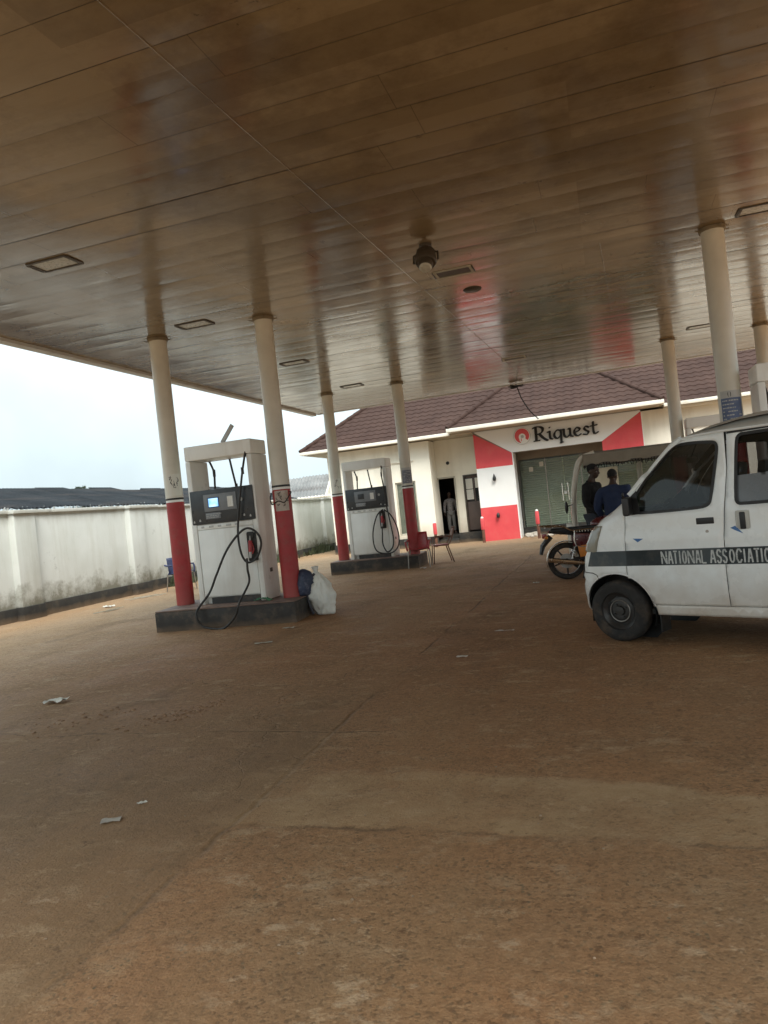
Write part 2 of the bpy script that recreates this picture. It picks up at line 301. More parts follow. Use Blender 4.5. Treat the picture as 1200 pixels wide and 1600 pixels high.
    ag = t.rng(sv.outputs[0], 0, 1); am = t.math('MULTIPLY', t.math('MULTIPLY_ADD', sa, -.6, 1), t.math('MULTIPLY', t.rng(t.noise(1.4, 6), .36, .56, .30, 1), t.math('MULTIPLY_ADD', ms, -.75, 1)))
    c = t.mix(t.math('MULTIPLY', t.rng(ag, .72, 1.0), t.math('MULTIPLY', am, .58)), c, (.080, .052, .028)); c = t.mix(t.math('MULTIPLY', t.rng(ag, .30, .0), t.math('MULTIPLY', am, .22)), c, (.44, .29, .16))
    k1 = t.math('MULTIPLY', t.rng(t.noise(9, 10, None, .8), .555, .60), t.rng(t.noise(1.1, 6), .44, .56)); c = t.mix(t.math('MULTIPLY', k1, .55), c, (.45, .31, .18))
    k3 = t.math('MULTIPLY', t.rng(t.noise(5.5, 10, t.scale(.75, 1.2, 1), .74), .555, .64), t.math('MULTIPLY', t.rng(y, 3.3, 2.5), t.rng(t.noise(1.2, 4), .40, .55))); c = t.mix(t.math('MULTIPLY', k3, .6), c, (.50, .37, .235))
    k2 = t.math('MULTIPLY', t.rng(t.noise(13, 10, None, .8), .56, .61), t.rng(t.noise(1.6, 6), .42, .56)); c = t.mix(t.math('MULTIPLY', k2, .6), c, (.085, .043, .02))
    t.col(c)
    t.l(t.rng(mid, .3, .7, .62, .92), t.b.inputs['Roughness']); t.b.inputs['Specular IOR Level'].default_value = .3
    h = t.math('ADD', t.math('MULTIPLY', fine, .5), t.math('MULTIPLY', t.noise(60, 5), .35)); h = t.math('SUBTRACT', h, t.math('MULTIPLY', j, .8)); h = t.math('SUBTRACT', h, t.math('MULTIPLY', ck, .4))
    h = t.math('ADD', h, t.math('MULTIPLY', t.noise(3.5, 8, None, .7), 1.2))
    h = t.math('ADD', h, t.math('MULTIPLY', t.rng(va.outputs['Distance'], .0, .6), -.13))
    t.bump(h, .6, .02)
    return t.m
M['ground'] = ground_mat()
M['strip'] = mat('strip', (.29, .195, .115), .8, .2, 3, bump=.4, bscale=30, dirt=(.40, .30, .19), damt=.6, dscale=4, dthr=.48)

# ------------------------------------------------------------------ geometry helpers
def poly_inside(p, poly):
    x, y = p; c = False; n = len(poly); j = n-1
    for i in range(n):
        xi, yi = poly[i]; xj, yj = poly[j]
        if (yi > y) != (yj > y) and x < (xj-xi)*(y-yi)/(yj-yi)+xi: c = not c
        j = i
    return c
def resample(poly, step, closed=True):
    o = []; n = len(poly)
    for i in range(n if closed else n-1):
        a = Vector(poly[i]); b = Vector(poly[(i+1) % n]); k = max(1, int((b-a).length/step))
        for q in range(k): o.append(tuple(a.lerp(b, q/k)))
    if not closed: o.append(tuple(poly[-1]))
    return o
def spline(pts, n=6, closed=False):
    P = [Vector(p) for p in pts]; o = []; N = len(P)
    for i in range(N if closed else N-1):
        g = (lambda k: P[k % N]) if closed else (lambda k: P[max(0, min(N-1, k))])
        p0, p1, p2, p3 = g(i-1), g(i), g(i+1), g(i+2)
        for q in range(n):
            t = q/n; o.append(.5*((2*p1)+(p2-p0)*t+(2*p0-5*p1+4*p2-p3)*t*t+(3*p1-p0-3*p2+p3)*t**3))
    if not closed: o.append(P[-1])
    return o

class B:
    def __init__(s): s.bm = bmesh.new()
    def add(s, bm2, mtx=None):
        if mtx is not None: bmesh.ops.transform(bm2, matrix=mtx, verts=bm2.verts)
        me = bpy.data.meshes.new('tmp'); bm2.to_mesh(me); bm2.free(); s.bm.from_mesh(me); bpy.data.meshes.remove(me); return s
    def box(s, x0, x1, y0, y1, z0, z1, bev=0, rot=None, seg=2, shear=None):
        b = bmesh.new(); bmesh.ops.create_cube(b, size=1)
        bmesh.ops.scale(b, vec=(abs(x1-x0), abs(y1-y0), abs(z1-z0)), verts=b.verts)
        if bev: bmesh.ops.bevel(b, geom=list(b.edges), offset=bev, segments=seg, affect='EDGES', profile=.6)
        m = Matrix.Translation(((x0+x1)/2, (y0+y1)/2, (z0+z1)/2))
        if rot is not None: m = m @ rot
        return s.add(b, m)
    def cyl(s, p0, p1, r0, r1=None, seg=16, caps=True):
        p0, p1 = Vector(p0), Vector(p1); r1 = r0 if r1 is None else r1; d = p1-p0
        b = bmesh.new(); bmesh.ops.create_cone(b, cap_ends=caps, segments=seg, radius1=r0, radius2=r1, depth=d.length)
        m = Matrix.Translation((p0+p1)/2) @ d.to_track_quat('Z', 'Y').to_matrix().to_4x4()
        return s.add(b, m)
    def tube(s, pts, r, seg=8, sm=0, closed=False, radii=None):
        P = spline(pts, sm, closed) if sm else [Vector(p) for p in pts]
        if radii and sm: radii = [radii[0]]*len(P)
        bm = s.bm; rings = []; N = len(P); ref = None
        for i, p in enumerate(P):
            a = P[(i-1) % N] if (closed or i) else p; c = P[(i+1) % N] if (closed or i < N-1) else p
            d = (c-a).normalized()
            if ref is None: ref = d.orthogonal().normalized()
            ref = (ref-d*ref.dot(d)).normalized(); q = d.cross(ref); rr = radii[i] if radii else r
            rings.append([bm.verts.new(p+ref*math.cos(2*math.pi*k/seg)*rr+q*math.sin(2*math.pi*k/seg)*rr) for k in range(seg)])
        for i in range(N if closed else N-1):
            A, C = rings[i], rings[(i+1) % N]
            for k in range(seg): bm.faces.new((A[k], A[(k+1) % seg], C[(k+1) % seg], C[k]))
        if not closed: bm.faces.new(rings[0][::-1]); bm.faces.new(rings[-1])
        return s
    def lathe(s, prof, c=(0, 0, 0), axis=(0, 0, 1), seg=32, closed=False, caps=True):
        m = Matrix.Translation(c) @ Vector(axis).to_track_quat('Z', 'Y').to_matrix().to_4x4(); bm = s.bm; rings = []
        for r, z in prof:
            rings.append([bm.verts.new(m @ Vector((r*math.cos(2*math.pi*k/seg), r*math.sin(2*math.pi*k/seg), z))) for k in range(seg)])
        n = len(rings)
        for i in range(n if closed else n-1):
            A, C = rings[i], rings[(i+1) % n]
            for k in range(seg): bm.faces.new((A[k], A[(k+1) % seg], C[(k+1) % seg], C[k]))
        if not closed and caps:
            if prof[0][0] > 1e-4: bm.faces.new(rings[0][::-1])
            if prof[-1][0] > 1e-4: bm.faces.new(rings[-1])
        return s
    def ball(s, c, r, seg=16, rot=None):
        b = bmesh.new(); bmesh.ops.create_uvsphere(b, u_segments=seg, v_segments=max(6, seg//2), radius=1)
        r = (r, r, r) if isinstance(r, (int, float)) else r; bmesh.ops.scale(b, vec=r, verts=b.verts)
        m = Matrix.Translation(c)
        if rot is not None: m = m @ rot
        return s.add(b, m)
    def union(s, polys, f0, f1):
        """2-D union of polygons, extruded: f0/f1 map (u,v) to the back/front 3-D point"""
        vs, fs = [], []
        for p in polys:
            a = sum(p[i][0]*p[(i+1) % len(p)][1]-p[(i+1) % len(p)][0]*p[i][1] for i in range(len(p)))
            if abs(a) < 1e-10: continue
            if a < 0: p = p[::-1]
            fs.append(list(range(len(vs), len(vs)+len(p)))); vs += [Vector(q) for q in p]
        V, Ed, F, _o, _e, of = delaunay_2d_cdt(vs, [], fs, 1, 1e-6); F = [f for f, q in zip(F, of) if q]
        bm = s.bm; a = [bm.verts.new(f0(*v)) for v in V]; b = [bm.verts.new(f1(*v)) for v in V]; cnt = {}
        for t in F:
            bm.faces.new([b[i] for i in t]); bm.faces.new([a[i] for i in reversed(t)])
            for i in range(len(t)):
                e = (t[i], t[(i+1) % len(t)]); cnt[e] = 1
        for (i, j) in cnt:
            if (j, i) not in cnt: bm.faces.new((a[i], a[j], b[j], b[i]))
        return s
    def patch(s, outer, holes, fn, step=.08, rs=.05):
        outer = resample(outer, rs); holes = [resample(h, rs) for h in holes]
        vs, es = [], []
        for lp in [outer]+holes:
            o = len(vs); vs += [Vector(p) for p in lp]; es += [(o+i, o+(i+1) % len(lp)) for i in range(len(lp))]
        xs = [p[0] for p in outer]; ys = [p[1] for p in outer]; x = min(xs)+step/2
        bd = [Vector(v) for v in vs]
        while x < max(xs):
            y = min(ys)+step/2
            while y < max(ys):
                q = (x, y)
                if poly_inside(q, outer) and not any(poly_inside(q, h) for h in holes) and min((v-Vector(q)).length_squared for v in bd) > (step*.45)**2: vs.append(Vector(q))
                y += step
            x += step
        V, Ed, F, *_ = delaunay_2d_cdt(vs, es, [], 0, 1e-6)
        bm = s.bm; a = [bm.verts.new(fn(*v)) for v in V]
        for t in F:
            c = sum((V[i] for i in t), Vector((0, 0)))/len(t)
            if poly_inside(c, outer) and not any(poly_inside(c, h) for h in holes): bm.faces.new([a[i] for i in t])
        return s
    def quad(s, *p):
        s.bm.faces.new([s.bm.verts.new(q) for q in p]); return s
    def grid(s, rows):
        bm = s.bm; vs = [[bm.verts.new(p) for p in r] for r in rows]
        for i in range(len(vs)-1):
            for k in range(len(vs[0])-1): bm.faces.new((vs[i][k], vs[i][k+1], vs[i+1][k+1], vs[i+1][k]))
        return s
    def obj(s, name, m, parent=None, ang=35, loc=None, recalc=True):
        bm = s.bm
        bm.verts.index_update()
        loose = [v for v in bm.verts if not v.link_faces]
        if loose: bmesh.ops.delete(bm, geom=loose, context='VERTS')
        if recalc: bmesh.ops.recalc_face_normals(bm, faces=bm.faces)
        me = bpy.data.meshes.new(name); bm.to_mesh(me); bm.free()
        for p in me.polygons: p.use_smooth = True
        me.set_sharp_from_angle(angle=R(ang))
        return link(name, me, m, parent, loc)
def link(name, me, m, parent=None, loc=None):
    o = bpy.data.objects.new(name, me); COL.objects.link(o)
    if not isinstance(m, (list, tuple)): m = [m]
    for q in m: me.materials.append(M[q] if isinstance(q, str) else q)
    if parent is not None: o.parent = parent
    if loc is not None: o.location = loc
    return o
def tag(o, label, cat, group=None, kind=None):
    o['label'] = label; o['category'] = cat
    if group: o['group'] = group
    if kind: o['kind'] = kind
    return o
def thing(name, loc, label, cat, rz=0, group=None):
    o = bpy.data.objects.new(name, None); COL.objects.link(o); o.location = loc; o.rotation_euler = (0, 0, rz); o.empty_display_size = .1
    return tag(o, label, cat, group)
def struct(o, label=None):
    o['kind'] = 'structure'
    if label: o['label'] = label
    return o
def dup(root, loc, rz, label):
    r = root.copy(); COL.objects.link(r); r.location = loc; r.rotation_euler = (0, 0, rz); r['label'] = label
    for ch in list(root.children):
        c = ch.copy(); COL.objects.link(c); c.parent = r
        for g in list(ch.children):
            d = g.copy(); COL.objects.link(d); d.parent = c
    return r

# ------------------------------------------------------------------ ground
g = B(); g.quad((-400, -400, 0), (400, -400, 0), (400, 400, 0), (-400, 400, 0)); struct(g.obj('ground', 'ground'), 'reddish brown dusty laterite forecourt ground')
# crumbled soil where the slab surface has broken up before the near pump
g = B()
for k in range(380):
    x = random.gauss(-3.55, .50); y = 5.05+(x+3.55)*.32+random.gauss(0, .17); r = random.uniform(.004, .015)*(1.5 if random.random() < .1 else 1)
    if mnoise.noise(Vector((x*2.2, y*2.2, 4))) < -.02: continue
    b = bmesh.new(); bmesh.ops.create_icosphere(b, subdivisions=1, radius=r)
    for v in b.verts: v.co *= random.uniform(.6, 1.3)
    g.add(b, Matrix.Translation((x, y, r*.15)) @ Matrix.Diagonal((1.5, 1.1, .55, 1)))
o = g.obj('soil_crumbs', 'soil', ang=180); tag(o, 'crumbled reddish soil scattered on the forecourt before the near pump', 'soil', kind='stuff')

# ------------------------------------------------------------------ canopy
CX0, CX1, CY0, CY1, CZ = -8.21, 5.4, -1.5, 20.18, 4.5
can = thing('canopy', (0, 0, CZ), 'big flat forecourt canopy with stained cream panel ceiling', 'canopy')
g = B(); yy = CY1; PW = .475
while yy > CY0:
    y1 = yy-.002; y0 = max(CY0, yy-PW+.002); nx = 110; tilt = random.uniform(-.0013, .0013)
    rows = []
    for j in range(7):
        v = j/6; row = []
        for i in range(nx+1):
            x = CX0+.16+(CX1-CX0-.32)*i/nx; y = y0+(y1-y0)*v
            lip = .0016 if j in (0, 6) else 0
            z = lip-.0007*math.sin(v*math.pi)+tilt*(v-.5)*2+.0028*mnoise.noise(Vector((x*.5, yy*3.1, 0)))+.0016*mnoise.noise(Vector((x*1.7, y*3, 5)))
            row.append((x, y, z))
        rows.append(row)
    g.grid(rows); yy -= PW
ceil = g.obj('ceiling_panels', 'ceiling_panel', can, ang=60, recalc=False)
g = B()
for k, (x0, y0, x1, y1) in enumerate(((-2.62, .0, -1.87, 18.0), (.20, 9.6, .36, 13.4))):
    g.tube([(x0, y0, -.002), (x1, y1, -.002)], .0045, 6)
g.obj('joint_strip', 'ceiling_panel', can)
g = B()
g.box(CX0, CX0+.16, CY0, CY1, -.05, .75, .01); g.box(CX1-.16, CX1, CY0, CY1, -.05, .75, .01)
g.box(CX0+.163, CX1-.163, CY1-.012, CY1+.14, -.012, .75, .006); g.box(CX0+.163, CX1-.163, CY0-.14, CY0+.0, -.05, .75, .01)
g.obj('fascia', 'fascia', can)
g = B(); g.box(CX0+.17, CX1-.17, CY0+.01, CY1-.02, .05, .09); g.obj('roof_deck', 'dark_steel', can)

# lights set in the ceiling
def ceiling_light(x, y, label, dark=False):
    t = thing('ceiling_light', (x, y, CZ), label, 'ceiling light', 0, 'square lights set in the canopy ceiling')
    w_, d_ = (.255, .155)
    f = B()
    for a in ((-w_, w_, -d_, -d_+.035), (-w_, w_, d_-.035, d_), (-w_, -w_+.035, -d_+.036, d_-.036), (w_-.035, w_, -d_+.036, d_-.036)): f.box(*a, -.012, .004, .003)
    f.obj('frame', 'frame_tan' if dark else 'frame_dark', t)
    b = B(); rows = [[(-w_+.036+(2*w_-.072)*i/6, -d_+.036+(2*d_-.072)*j/4, -.004-.003*math.sin(i/6*math.pi)*math.sin(j/4*math.pi)) for i in range(7)] for j in range(5)]
    b.grid(rows); b.obj('diffuser', 'frame_dark' if dark else 'lens_grey', t)
    for sx in (-1, 1):
        c = B(); c.box(sx*(w_+.010)-.006, sx*(w_+.010)+.006, -d_*.8, d_*.8, -.014, .003, .002); c.obj('clip', 'frame_dark', t)
ceiling_light(-5.48, 6.59, 'grimy ceiling light nearest the camera over the left pump row')
ceiling_light(-5.61, 9.6, 'grimy ceiling light above the near left pump between its two columns')
ceiling_light(-5.59, 13.15, 'small pale ceiling light between the two left pump islands')
ceiling_light(-5.61, 16.55, 'pale ceiling light above the far left pump')
ceiling_light(-1.67, 9.61, 'dark framed ceiling light beside the hanging floodlight', True)
ceiling_light(-1.71, 16.42, 'dark framed ceiling light near the canopy edge before the shop', True)
ceiling_light(2.12, 16.26, 'ceiling light beside the far right columns')
ceiling_light(2.03, 9.56, 'ceiling light at the right picture edge above the van')
t = thing('floodlight', (-1.76, 8.4, CZ), 'round dark floodlight hanging from the canopy ceiling', 'floodlight')
g = B(); g.cyl((0, 0, 0), (0, 0, -.03), .075); g.cyl((0, 0, -.03), (.0, -.02, -.13), .028); g.obj('bracket', 'frame_dark', t)
g = B(); g.lathe([(.06, .13), (.115, .11), (.125, .02), (.13, -.02), (.115, -.05), (.09, -.055), (.088, -.09), (.075, -.115)], (0, -.06, -.20), (0, .55, 1), 28); g.obj('housing', 'frame_dark', t)
g = B(); g.lathe([(.074, 0), (.060, -.022), (.0, -.032)], (0, -.06-.055, -.20-.103), (0, .55, 1), 24); g.obj('lens', 'lens_grey', t)
g = B()
for sx in (-1, 1): g.tube([(sx*.03, 0, -.09), (sx*.145, -.03, -.12), (sx*.145, -.06, -.22)], .012, 6)
g.obj('yoke', 'frame_dark', t)
g = B(); g.lathe([(.0, -.022), (.11, -.02), (.135, -.008), (.135, .004)], (-1.59, 10.56, CZ), seg=28); tag(g.obj('ceiling_disc', 'frame_dark'), 'round dark disc on the ceiling beside the dark framed light', 'ceiling disc')
# tangle of wire hanging at the canopy edge
g = B()
g.tube([(-2.12, 20.08, 4.48), (-2.07, 20.1, 4.30), (-2.01, 20.1, 4.08), (-1.83, 20.1, 3.72), (-1.62, 20.1, 3.46)], .016, 6, 6)
for k in range(7):
    p = [(-2.12+random.uniform(-.22, .2), 20.06+random.uniform(-.06, .05), 4.47+random.uniform(-.10, .0)) for _ in range(4)]
    g.tube(p, .011, 5, 4)
tag(g.obj('dangling_cable', 'trim_black'), 'black cable tangle dangling from the canopy edge above the shop sign', 'cable')

# ------------------------------------------------------------------ columns
def curved_sheet(g, r, a0, a1, z0, z1, n=8):
    g.grid([[(r*math.cos(a0+(a1-a0)*i/n), r*math.sin(a0+(a1-a0)*i/n), z0+(z1-z0)*j/2) for i in range(n+1)] for j in range(3)])
def marks(g, r, a0, a1, z0, z1, rows, th=.006, seed=1, fill=.75):
    rd = random.Random(seed)
    for q in range(rows):
        z = z1-(z1-z0)*(q+.5)/rows; a = a0
        while a < a1-.05:
            d = rd.uniform(.05, .22); b = min(a1, a+d)
            if rd.random() < fill: curved_sheet(g, r, a, b, z-th, z+th, 3)
            a = b+.04
def column(x, y, zb, label, poster=None):
    t = thing('canopy_column', (x, y, zb), label, 'column', 0, 'round columns holding up the canopy')
    r = .135; H = CZ-zb+.002; zr = 1.92-zb
    g = B(); g.lathe([(r, zr+.065), (r, H*.5), (r, H*.8), (r, H)], seg=32); g.obj('shaft', 'column_cream', t)
    g = B(); g.lathe([(r+.002, 0), (r+.002, zr*.5), (r+.002, zr)], seg=32); g.obj('painted_base', 'column_red', t)
    g = B(); g.lathe([(r+.001, zr), (r+.001, zr+.035)], seg=32); g.obj('white_band', 'sign_white', t)
    g = B(); g.lathe([(r+.003, zr+.035), (r+.003, zr+.066)], seg=32); g.obj('black_band', 'black_paint', t)
    g = B(); g.lathe([(r+.001, H-.045), (r+.022, H-.045), (r+.020, H-.012), (r+.026, H-.010), (r+.026, H-.004)], seg=32)
    for a in (0.3, 1.9, 3.5, 5.1): g.tube([(math.cos(a)*(r+.02), math.sin(a)*(r+.02), H-.03), (math.cos(a)*(r+.08), math.sin(a)*(r+.08), H-.02)], .008, 6)
    g.obj('collar', 'collar_tan', t)
    ca = math.atan2(-y, -x)           # posters face the forecourt
    if poster:
        kind, z0, z1, da, half = poster; z0 -= zb; z1 -= zb; ca += da
        rr = r+.0035
        g = B(); curved_sheet(g, rr, ca-half, ca+half, z0, z1); p = g.obj('poster', kind, t)
        g = B()
        if kind == 'poster_blue':
            curved_sheet(g, rr+.001, ca-half, ca+half, z1-.09, z1); h = g.obj('poster_header', 'light_grey', p)
            g = B(); rr2 = rr+.002
            for s2 in (-1, 1):
                g.grid([[(rr2*math.cos(ca-.15+s2*(.03+.11*math.cos(u*.3-1.2)*w2)), rr2*math.sin(ca-.15+s2*(.03+.11*math.cos(u*.3-1.2)*w2)), z1-.045+.033*math.sin(u*.3-1.2)) for w2 in (.55, 1)] for u in range(9)])
            g.obj('emblem', 'ink', p)
            g = B(); marks(g, rr+.002, ca-half*.85, ca+half*.85, z0+.03, z1-.10, 6, .007, 3); g.obj('text_lines', 'letter_grey', p)
        elif kind == 'poster_grey':
            curved_sheet(g, rr+.001, ca-half, ca+half, z1-.06, z1); g.obj('poster_header', 'light_grey', p)
            g = B(); marks(g, rr+.001, ca-half*.85, ca+half*.85, z0+.02, z1-.08, 7, .006, 5); g.obj('text_lines', 'letter_grey', p)
        else:
            rd = random.Random(int(x*10+y)); P = []
            for k in range(7):
                a = ca+rd.uniform(-half*.8, half*.8); z = z0+(z1-z0)*rd.uniform(.3, .8)
                pts = [(a+rd.uniform(-.2, .2), z+rd.uniform(-.05, .05)) for _ in range(4)]
                g.tube([((rr+.001)*math.cos(q[0]), (rr+.001)*math.sin(q[0]), q[1]) for q in pts], .0035, 4, 4)
            g.obj('scribble', 'ink', p)
    return t
ZI = .31
column(-6.50, 9.95, ZI, 'leftmost column, red based, left of the near pump', ('white_paint', 2.02, 2.36, .2, .75))
c2 = column(-4.66, 9.95, ZI, 'red based column with torn paper at the right of the near pump', ('paper_old', 1.60, 1.90, -.1, .8))
column(-6.50, 17.13, ZI, 'red based column at the left of the far left pump', ('white_paint', 2.04, 2.36, .2, .7))
column(-4.66, 17.13, ZI, 'red based column with grey notice at the right of the far left pump', ('poster_grey', 2.04, 2.42, .1, .95))
column(1.54, 9.95, ZI, 'thick nearest right column with blue notice rising behind the van roof', ('poster_blue', 2.06, 2.46, .15, .95))
column(1.54, 17.13, ZI, 'thinner far right column just right of the red sign panel')
column(3.38, 17.13, ZI, 'column at the right picture edge beside the nearer white pump frame')
g = B(); g.tube([(.135, -.02, 0), (.18, -.06, -.02), (.15, -.13, -.10), (.09, -.14, -.16), (.0, -.15, -.13), (-.12, -.12, -.17), (-.16, -.07, -.05), (-.14, .0, .02)], .008, 6, 5)
o = g.obj('tied_wire', 'trim_black', c2, loc=(0, 0, 1.88-ZI))

# ------------------------------------------------------------------ islands
def island(cx, cy, rz, label, w_=2.2, d_=1.25):
    t = thing('pump_island', (cx, cy, 0), label, 'pump island', rz, 'raised pump islands')
    g = B(); g.box(-w_/2, w_/2, -d_/2, d_/2, -.05, ZI-.02, .018); g.obj('kerb', 'island_black', t)
    g = B(); g.box(-w_/2+.006, w_/2-.006, -d_/2+.006, d_/2-.006, ZI-.019, ZI, .006); g.obj('top_slab', 'island_top', t)
island(-5.54, 9.95, R(5), 'near left black pump island with red and white columns')
island(-5.60, 17.22, R(4), 'far left black pump island beside the red chair')
island(2.46, 10.05, R(3), 'right black pump island hidden behind the van')
island(2.46, 17.22, R(3), 'far right black pump island behind the van and motorcycle')

# ------------------------------------------------------------------ pumps (local: front face y=-.25, base z=0 on the island)
def pump(cx, cy, label, hose_pts, nozzle, lit, extra=True, hose_end=None):
    t = thing('fuel_pump', (cx, cy, ZI), label, 'fuel pump', 0, 'tall white bridge fuel pumps')
    W, D, H = .56, .25, 2.41
    for sx in (-1, 1):
        g = B(); g.box(sx*W-(.085 if sx > 0 else 0), sx*W+(.085 if sx < 0 else 0), -D, D, 0, H-.225, .012); g.obj('side_post', 'pump_white', t)
    g = B(); g.box(-W-.003, W+.003, -D-.004, D+.004, H-.22, H, .02, seg=3); g.obj('top_beam', 'pump_white', t)
    g = B(); g.box(-W+.088, W-.088, -D+.03, D-.03, .10, 1.72, .004); g.box(-W+.088, W-.088, -D+.09, D-.09, .0, .097); g.obj('cabinet', 'pump_grey', t)
    g = B(); g.box(-W+.092, W-.092, -D+.008, -D+.028, .115, 1.125, .006); g.obj('front_panel', 'pump_white', t)
    g = B(); g.box(-W+.092, W-.092, -D+.004, -D+.028, 1.135, 1.205, .006)
    tp_ = g.obj('trim_panel', 'pump_white', t)
    for x, w3 in ((-.40, .05), (-.27, .08), (-.12, .06), (.02, .09), (.17, .05)):
        g = B(); g.box(x, x+w3, -D+.0025, -D+.006, 1.155, 1.185, .002); g.obj('label', 'light_grey', tp_)
    g = B(); g.box(-W+.09, W-.09, -D+.10, D-.10, .001, .095); g.box(-W+.2, W-.09, -D+.02, -D+.03, .0, .095); g.obj('kick_plate', 'black_paint', t)
    # display
    g = B(); g.box(-W+.03, W-.03, -D-.022, -D+.003, 1.215, 1.725, .012); dp = g.obj('display_panel', 'slate', t)
    g = B(); g.box(-W+.086, W-.086, D-.028, D+.010, 1.215, 1.72, .006); g.obj('rear_display_panel', 'slate', t)
    yf = -D-.0225
    g = B(); g.box(-.30, .255, yf-.010, yf+.002, 1.395, 1.655, .012); g.obj('bezel', 'grey_plastic', dp)
    g = B(); g.box(-.225, -.035, yf-.013, yf-.008, 1.45, 1.605, .006); g.obj('screen_bezel', 'decal_blue' if lit else 'grey_plastic', dp)
    g = B(); g.box(-.21, -.05, yf-.016, yf-.009, 1.465, 1.59, .003); g.obj('screen', 'lit_screen' if lit else 'slate', dp)
    g = B(); g.box(.105, .205, yf-.016, yf-.008, 1.435, 1.60, .006); g.obj('keypad', 'light_grey', dp)
    g = B()
    for i in range(3):
        for j in range(4): g.box(.115+i*.029, .137+i*.029, yf-.020, yf-.015, 1.442+j*.037, 1.470+j*.037, .003)
    g.box(.112, .20, yf-.0165, yf-.0158, 1.44, 1.592)
    g.obj('key_field', 'pump_white', dp)
    g = B(); g.box(-.285, -.035, yf-.006, yf+.002, 1.285, 1.375, .004); g.obj('label_plate', 'grey_plastic', dp)
    g = B(); rd = random.Random(4)
    for q in range(3):
        x = -.272
        while x < -.06:
            d = rd.uniform(.015, .05); g.box(x, x+d, yf-.0075, yf-.0055, 1.352-q*.025, 1.360-q*.025); x += d+.012
    g.obj('text_lines', 'light_grey', dp)
    g = B(); g.cyl((.335, yf+.002, 1.53), (.335, yf-.014, 1.53), .030, .026, 18); g.cyl((.335, yf-.013, 1.53), (.335, yf-.018, 1.53), .012, .012, 12); g.obj('lock_knob', 'steel', dp)
    for x, z in ((-.49, 1.255), (-.39, 1.27), (.36, 1.29), (.46, 1.27)):
        g = B(); g.box(x-.014, x+.014, yf-.003, yf+.001, z-.012, z+.008, .002); g.cyl((x, yf+.001, z+.014), (x, yf-.004, z+.014), .010, .010, 10); g.obj('warning_icon', 'light_grey', dp)
    # nozzle boot and nozzle
    nx, nz = nozzle
    g = B(); g.box(nx-.075, nx+.075, -D-.03, -D+.004, nz-.20, nz+.22, .015); bt = g.obj('nozzle_boot', 'black_paint', t)
    g = B(); g.box(nx-.055, nx+.055, -D-.055, -D-.031, nz+.13, nz+.235, .012); g.obj('boot_hood', 'rubber', bt)
    nb = B(); nb.tube([(nx-.0, -D-.065, nz+.10), (nx+.005, -D-.085, nz+.03), (nx+.0, -D-.09, nz-.06)], .030, 10, 5); nb.tube([(nx+.03, -D-.07, nz+.06), (nx+.055, -D-.085, nz-.02), (nx+.03, -D-.09, nz-.09)], .009, 6, 4)
    nzo = nb.obj('nozzle', 'red_plastic', t)
    g = B(); g.tube([(nx, -D-.065, nz+.10), (nx, -D-.05, nz+.16), (nx, -D-.02, nz+.19)], .014, 8, 4); g.obj('spout', 'steel', nzo)
    g = B(); g.cyl((nx, -D-.09, nz-.06), (nx-.01, -D-.09, nz-.15), .022, .016, 12); g.obj('swivel', 'light_grey', nzo)
    # hoses
    for pts in hose_pts:
        g = B(); g.tube([(x-cx, y-cy, z-ZI) for x, y, z in pts], .0165, 8, 7); h = g.obj('hose', 'rubber', t)
        x, y, z = pts[0]
        if z > 2.3:
            g = B(); g.cyl((x-cx, y-cy, z-ZI-.02), (x-cx, y-cy, z-ZI-.10), .024, .02, 10)
            x2, y2, z2 = pts[2] if len(pts) > 4 else pts[1]; g.obj('coupling', 'dark_steel', h); g = B(); g.cyl((pts[1][0]-cx, pts[1][1]-cy, pts[1][2]-ZI+.05), (pts[1][0]-cx, pts[1][1]-cy, pts[1][2]-ZI-.05), .022, .022, 10)
            g.obj('coupling', 'dark_steel', h)
    # rear hoses seen through the open frame
    for pts in ([(-.42, .2, 2.22), (-.385, .22, 2.12), (-.36, .23, 2.0), (-.375, .24, 1.80), (-.40, .27, 1.5)], [(-.05, .2, 2.22), (-.03, .22, 2.0), (.0, .24, 1.74), (.03, .27, 1.4)]):
        g = B(); g.tube(pts, .0165, 8, 6); h = g.obj('rear_hose', 'rubber', t)
        g = B(); g.cyl(Vector(pts[2])+Vector((0, 0, .06)), Vector(pts[2])-Vector((0, 0, .05)), .023, .023, 10); g.obj('coupling', 'dark_steel', h)
    g = B(); g.box(W-.0, W+.006, -.03, .05, .40, .46, .002); g.obj('latch', 'dark_steel', t)
    return t
H1 = [(-5.06, 2.56), (-5.11, 2.22), (-5.17, 1.88), (-5.25, 1.47), (-5.27, 1.24), (-5.24, 1.01), (-5.13, .90), (-4.98, .96), (-4.89, 1.15), (-4.93, 1.31), (-5.08, 1.40), (-5.25, 1.32), (-5.44, 1.09), (-5.64, .76), (-5.79, .50), (-5.85, .27), (-5.80, .08), (-5.62, .018), (-5.42, .02), (-5.23, .18), (-5.14, .37), (-5.12, .61), (-5.12, .80), (-5.112, .965)]
h1 = []
for i, (x, z) in enumerate(H1):
    yv = 9.60 if i < 6 else (9.56 if i < 12 else 9.50)
    if z < .5 and i > 12: yv = 9.20 if z < .4 else 9.32
    h1.append((x, yv, z))
h1[0] = (-5.06, 9.72, 2.56); h1[1] = (-5.10, 9.63, 2.25)
pump(-5.53, 9.95, 'near left white fuel pump with lit blue screen and long looping hose', [h1], (.43, .80), True)
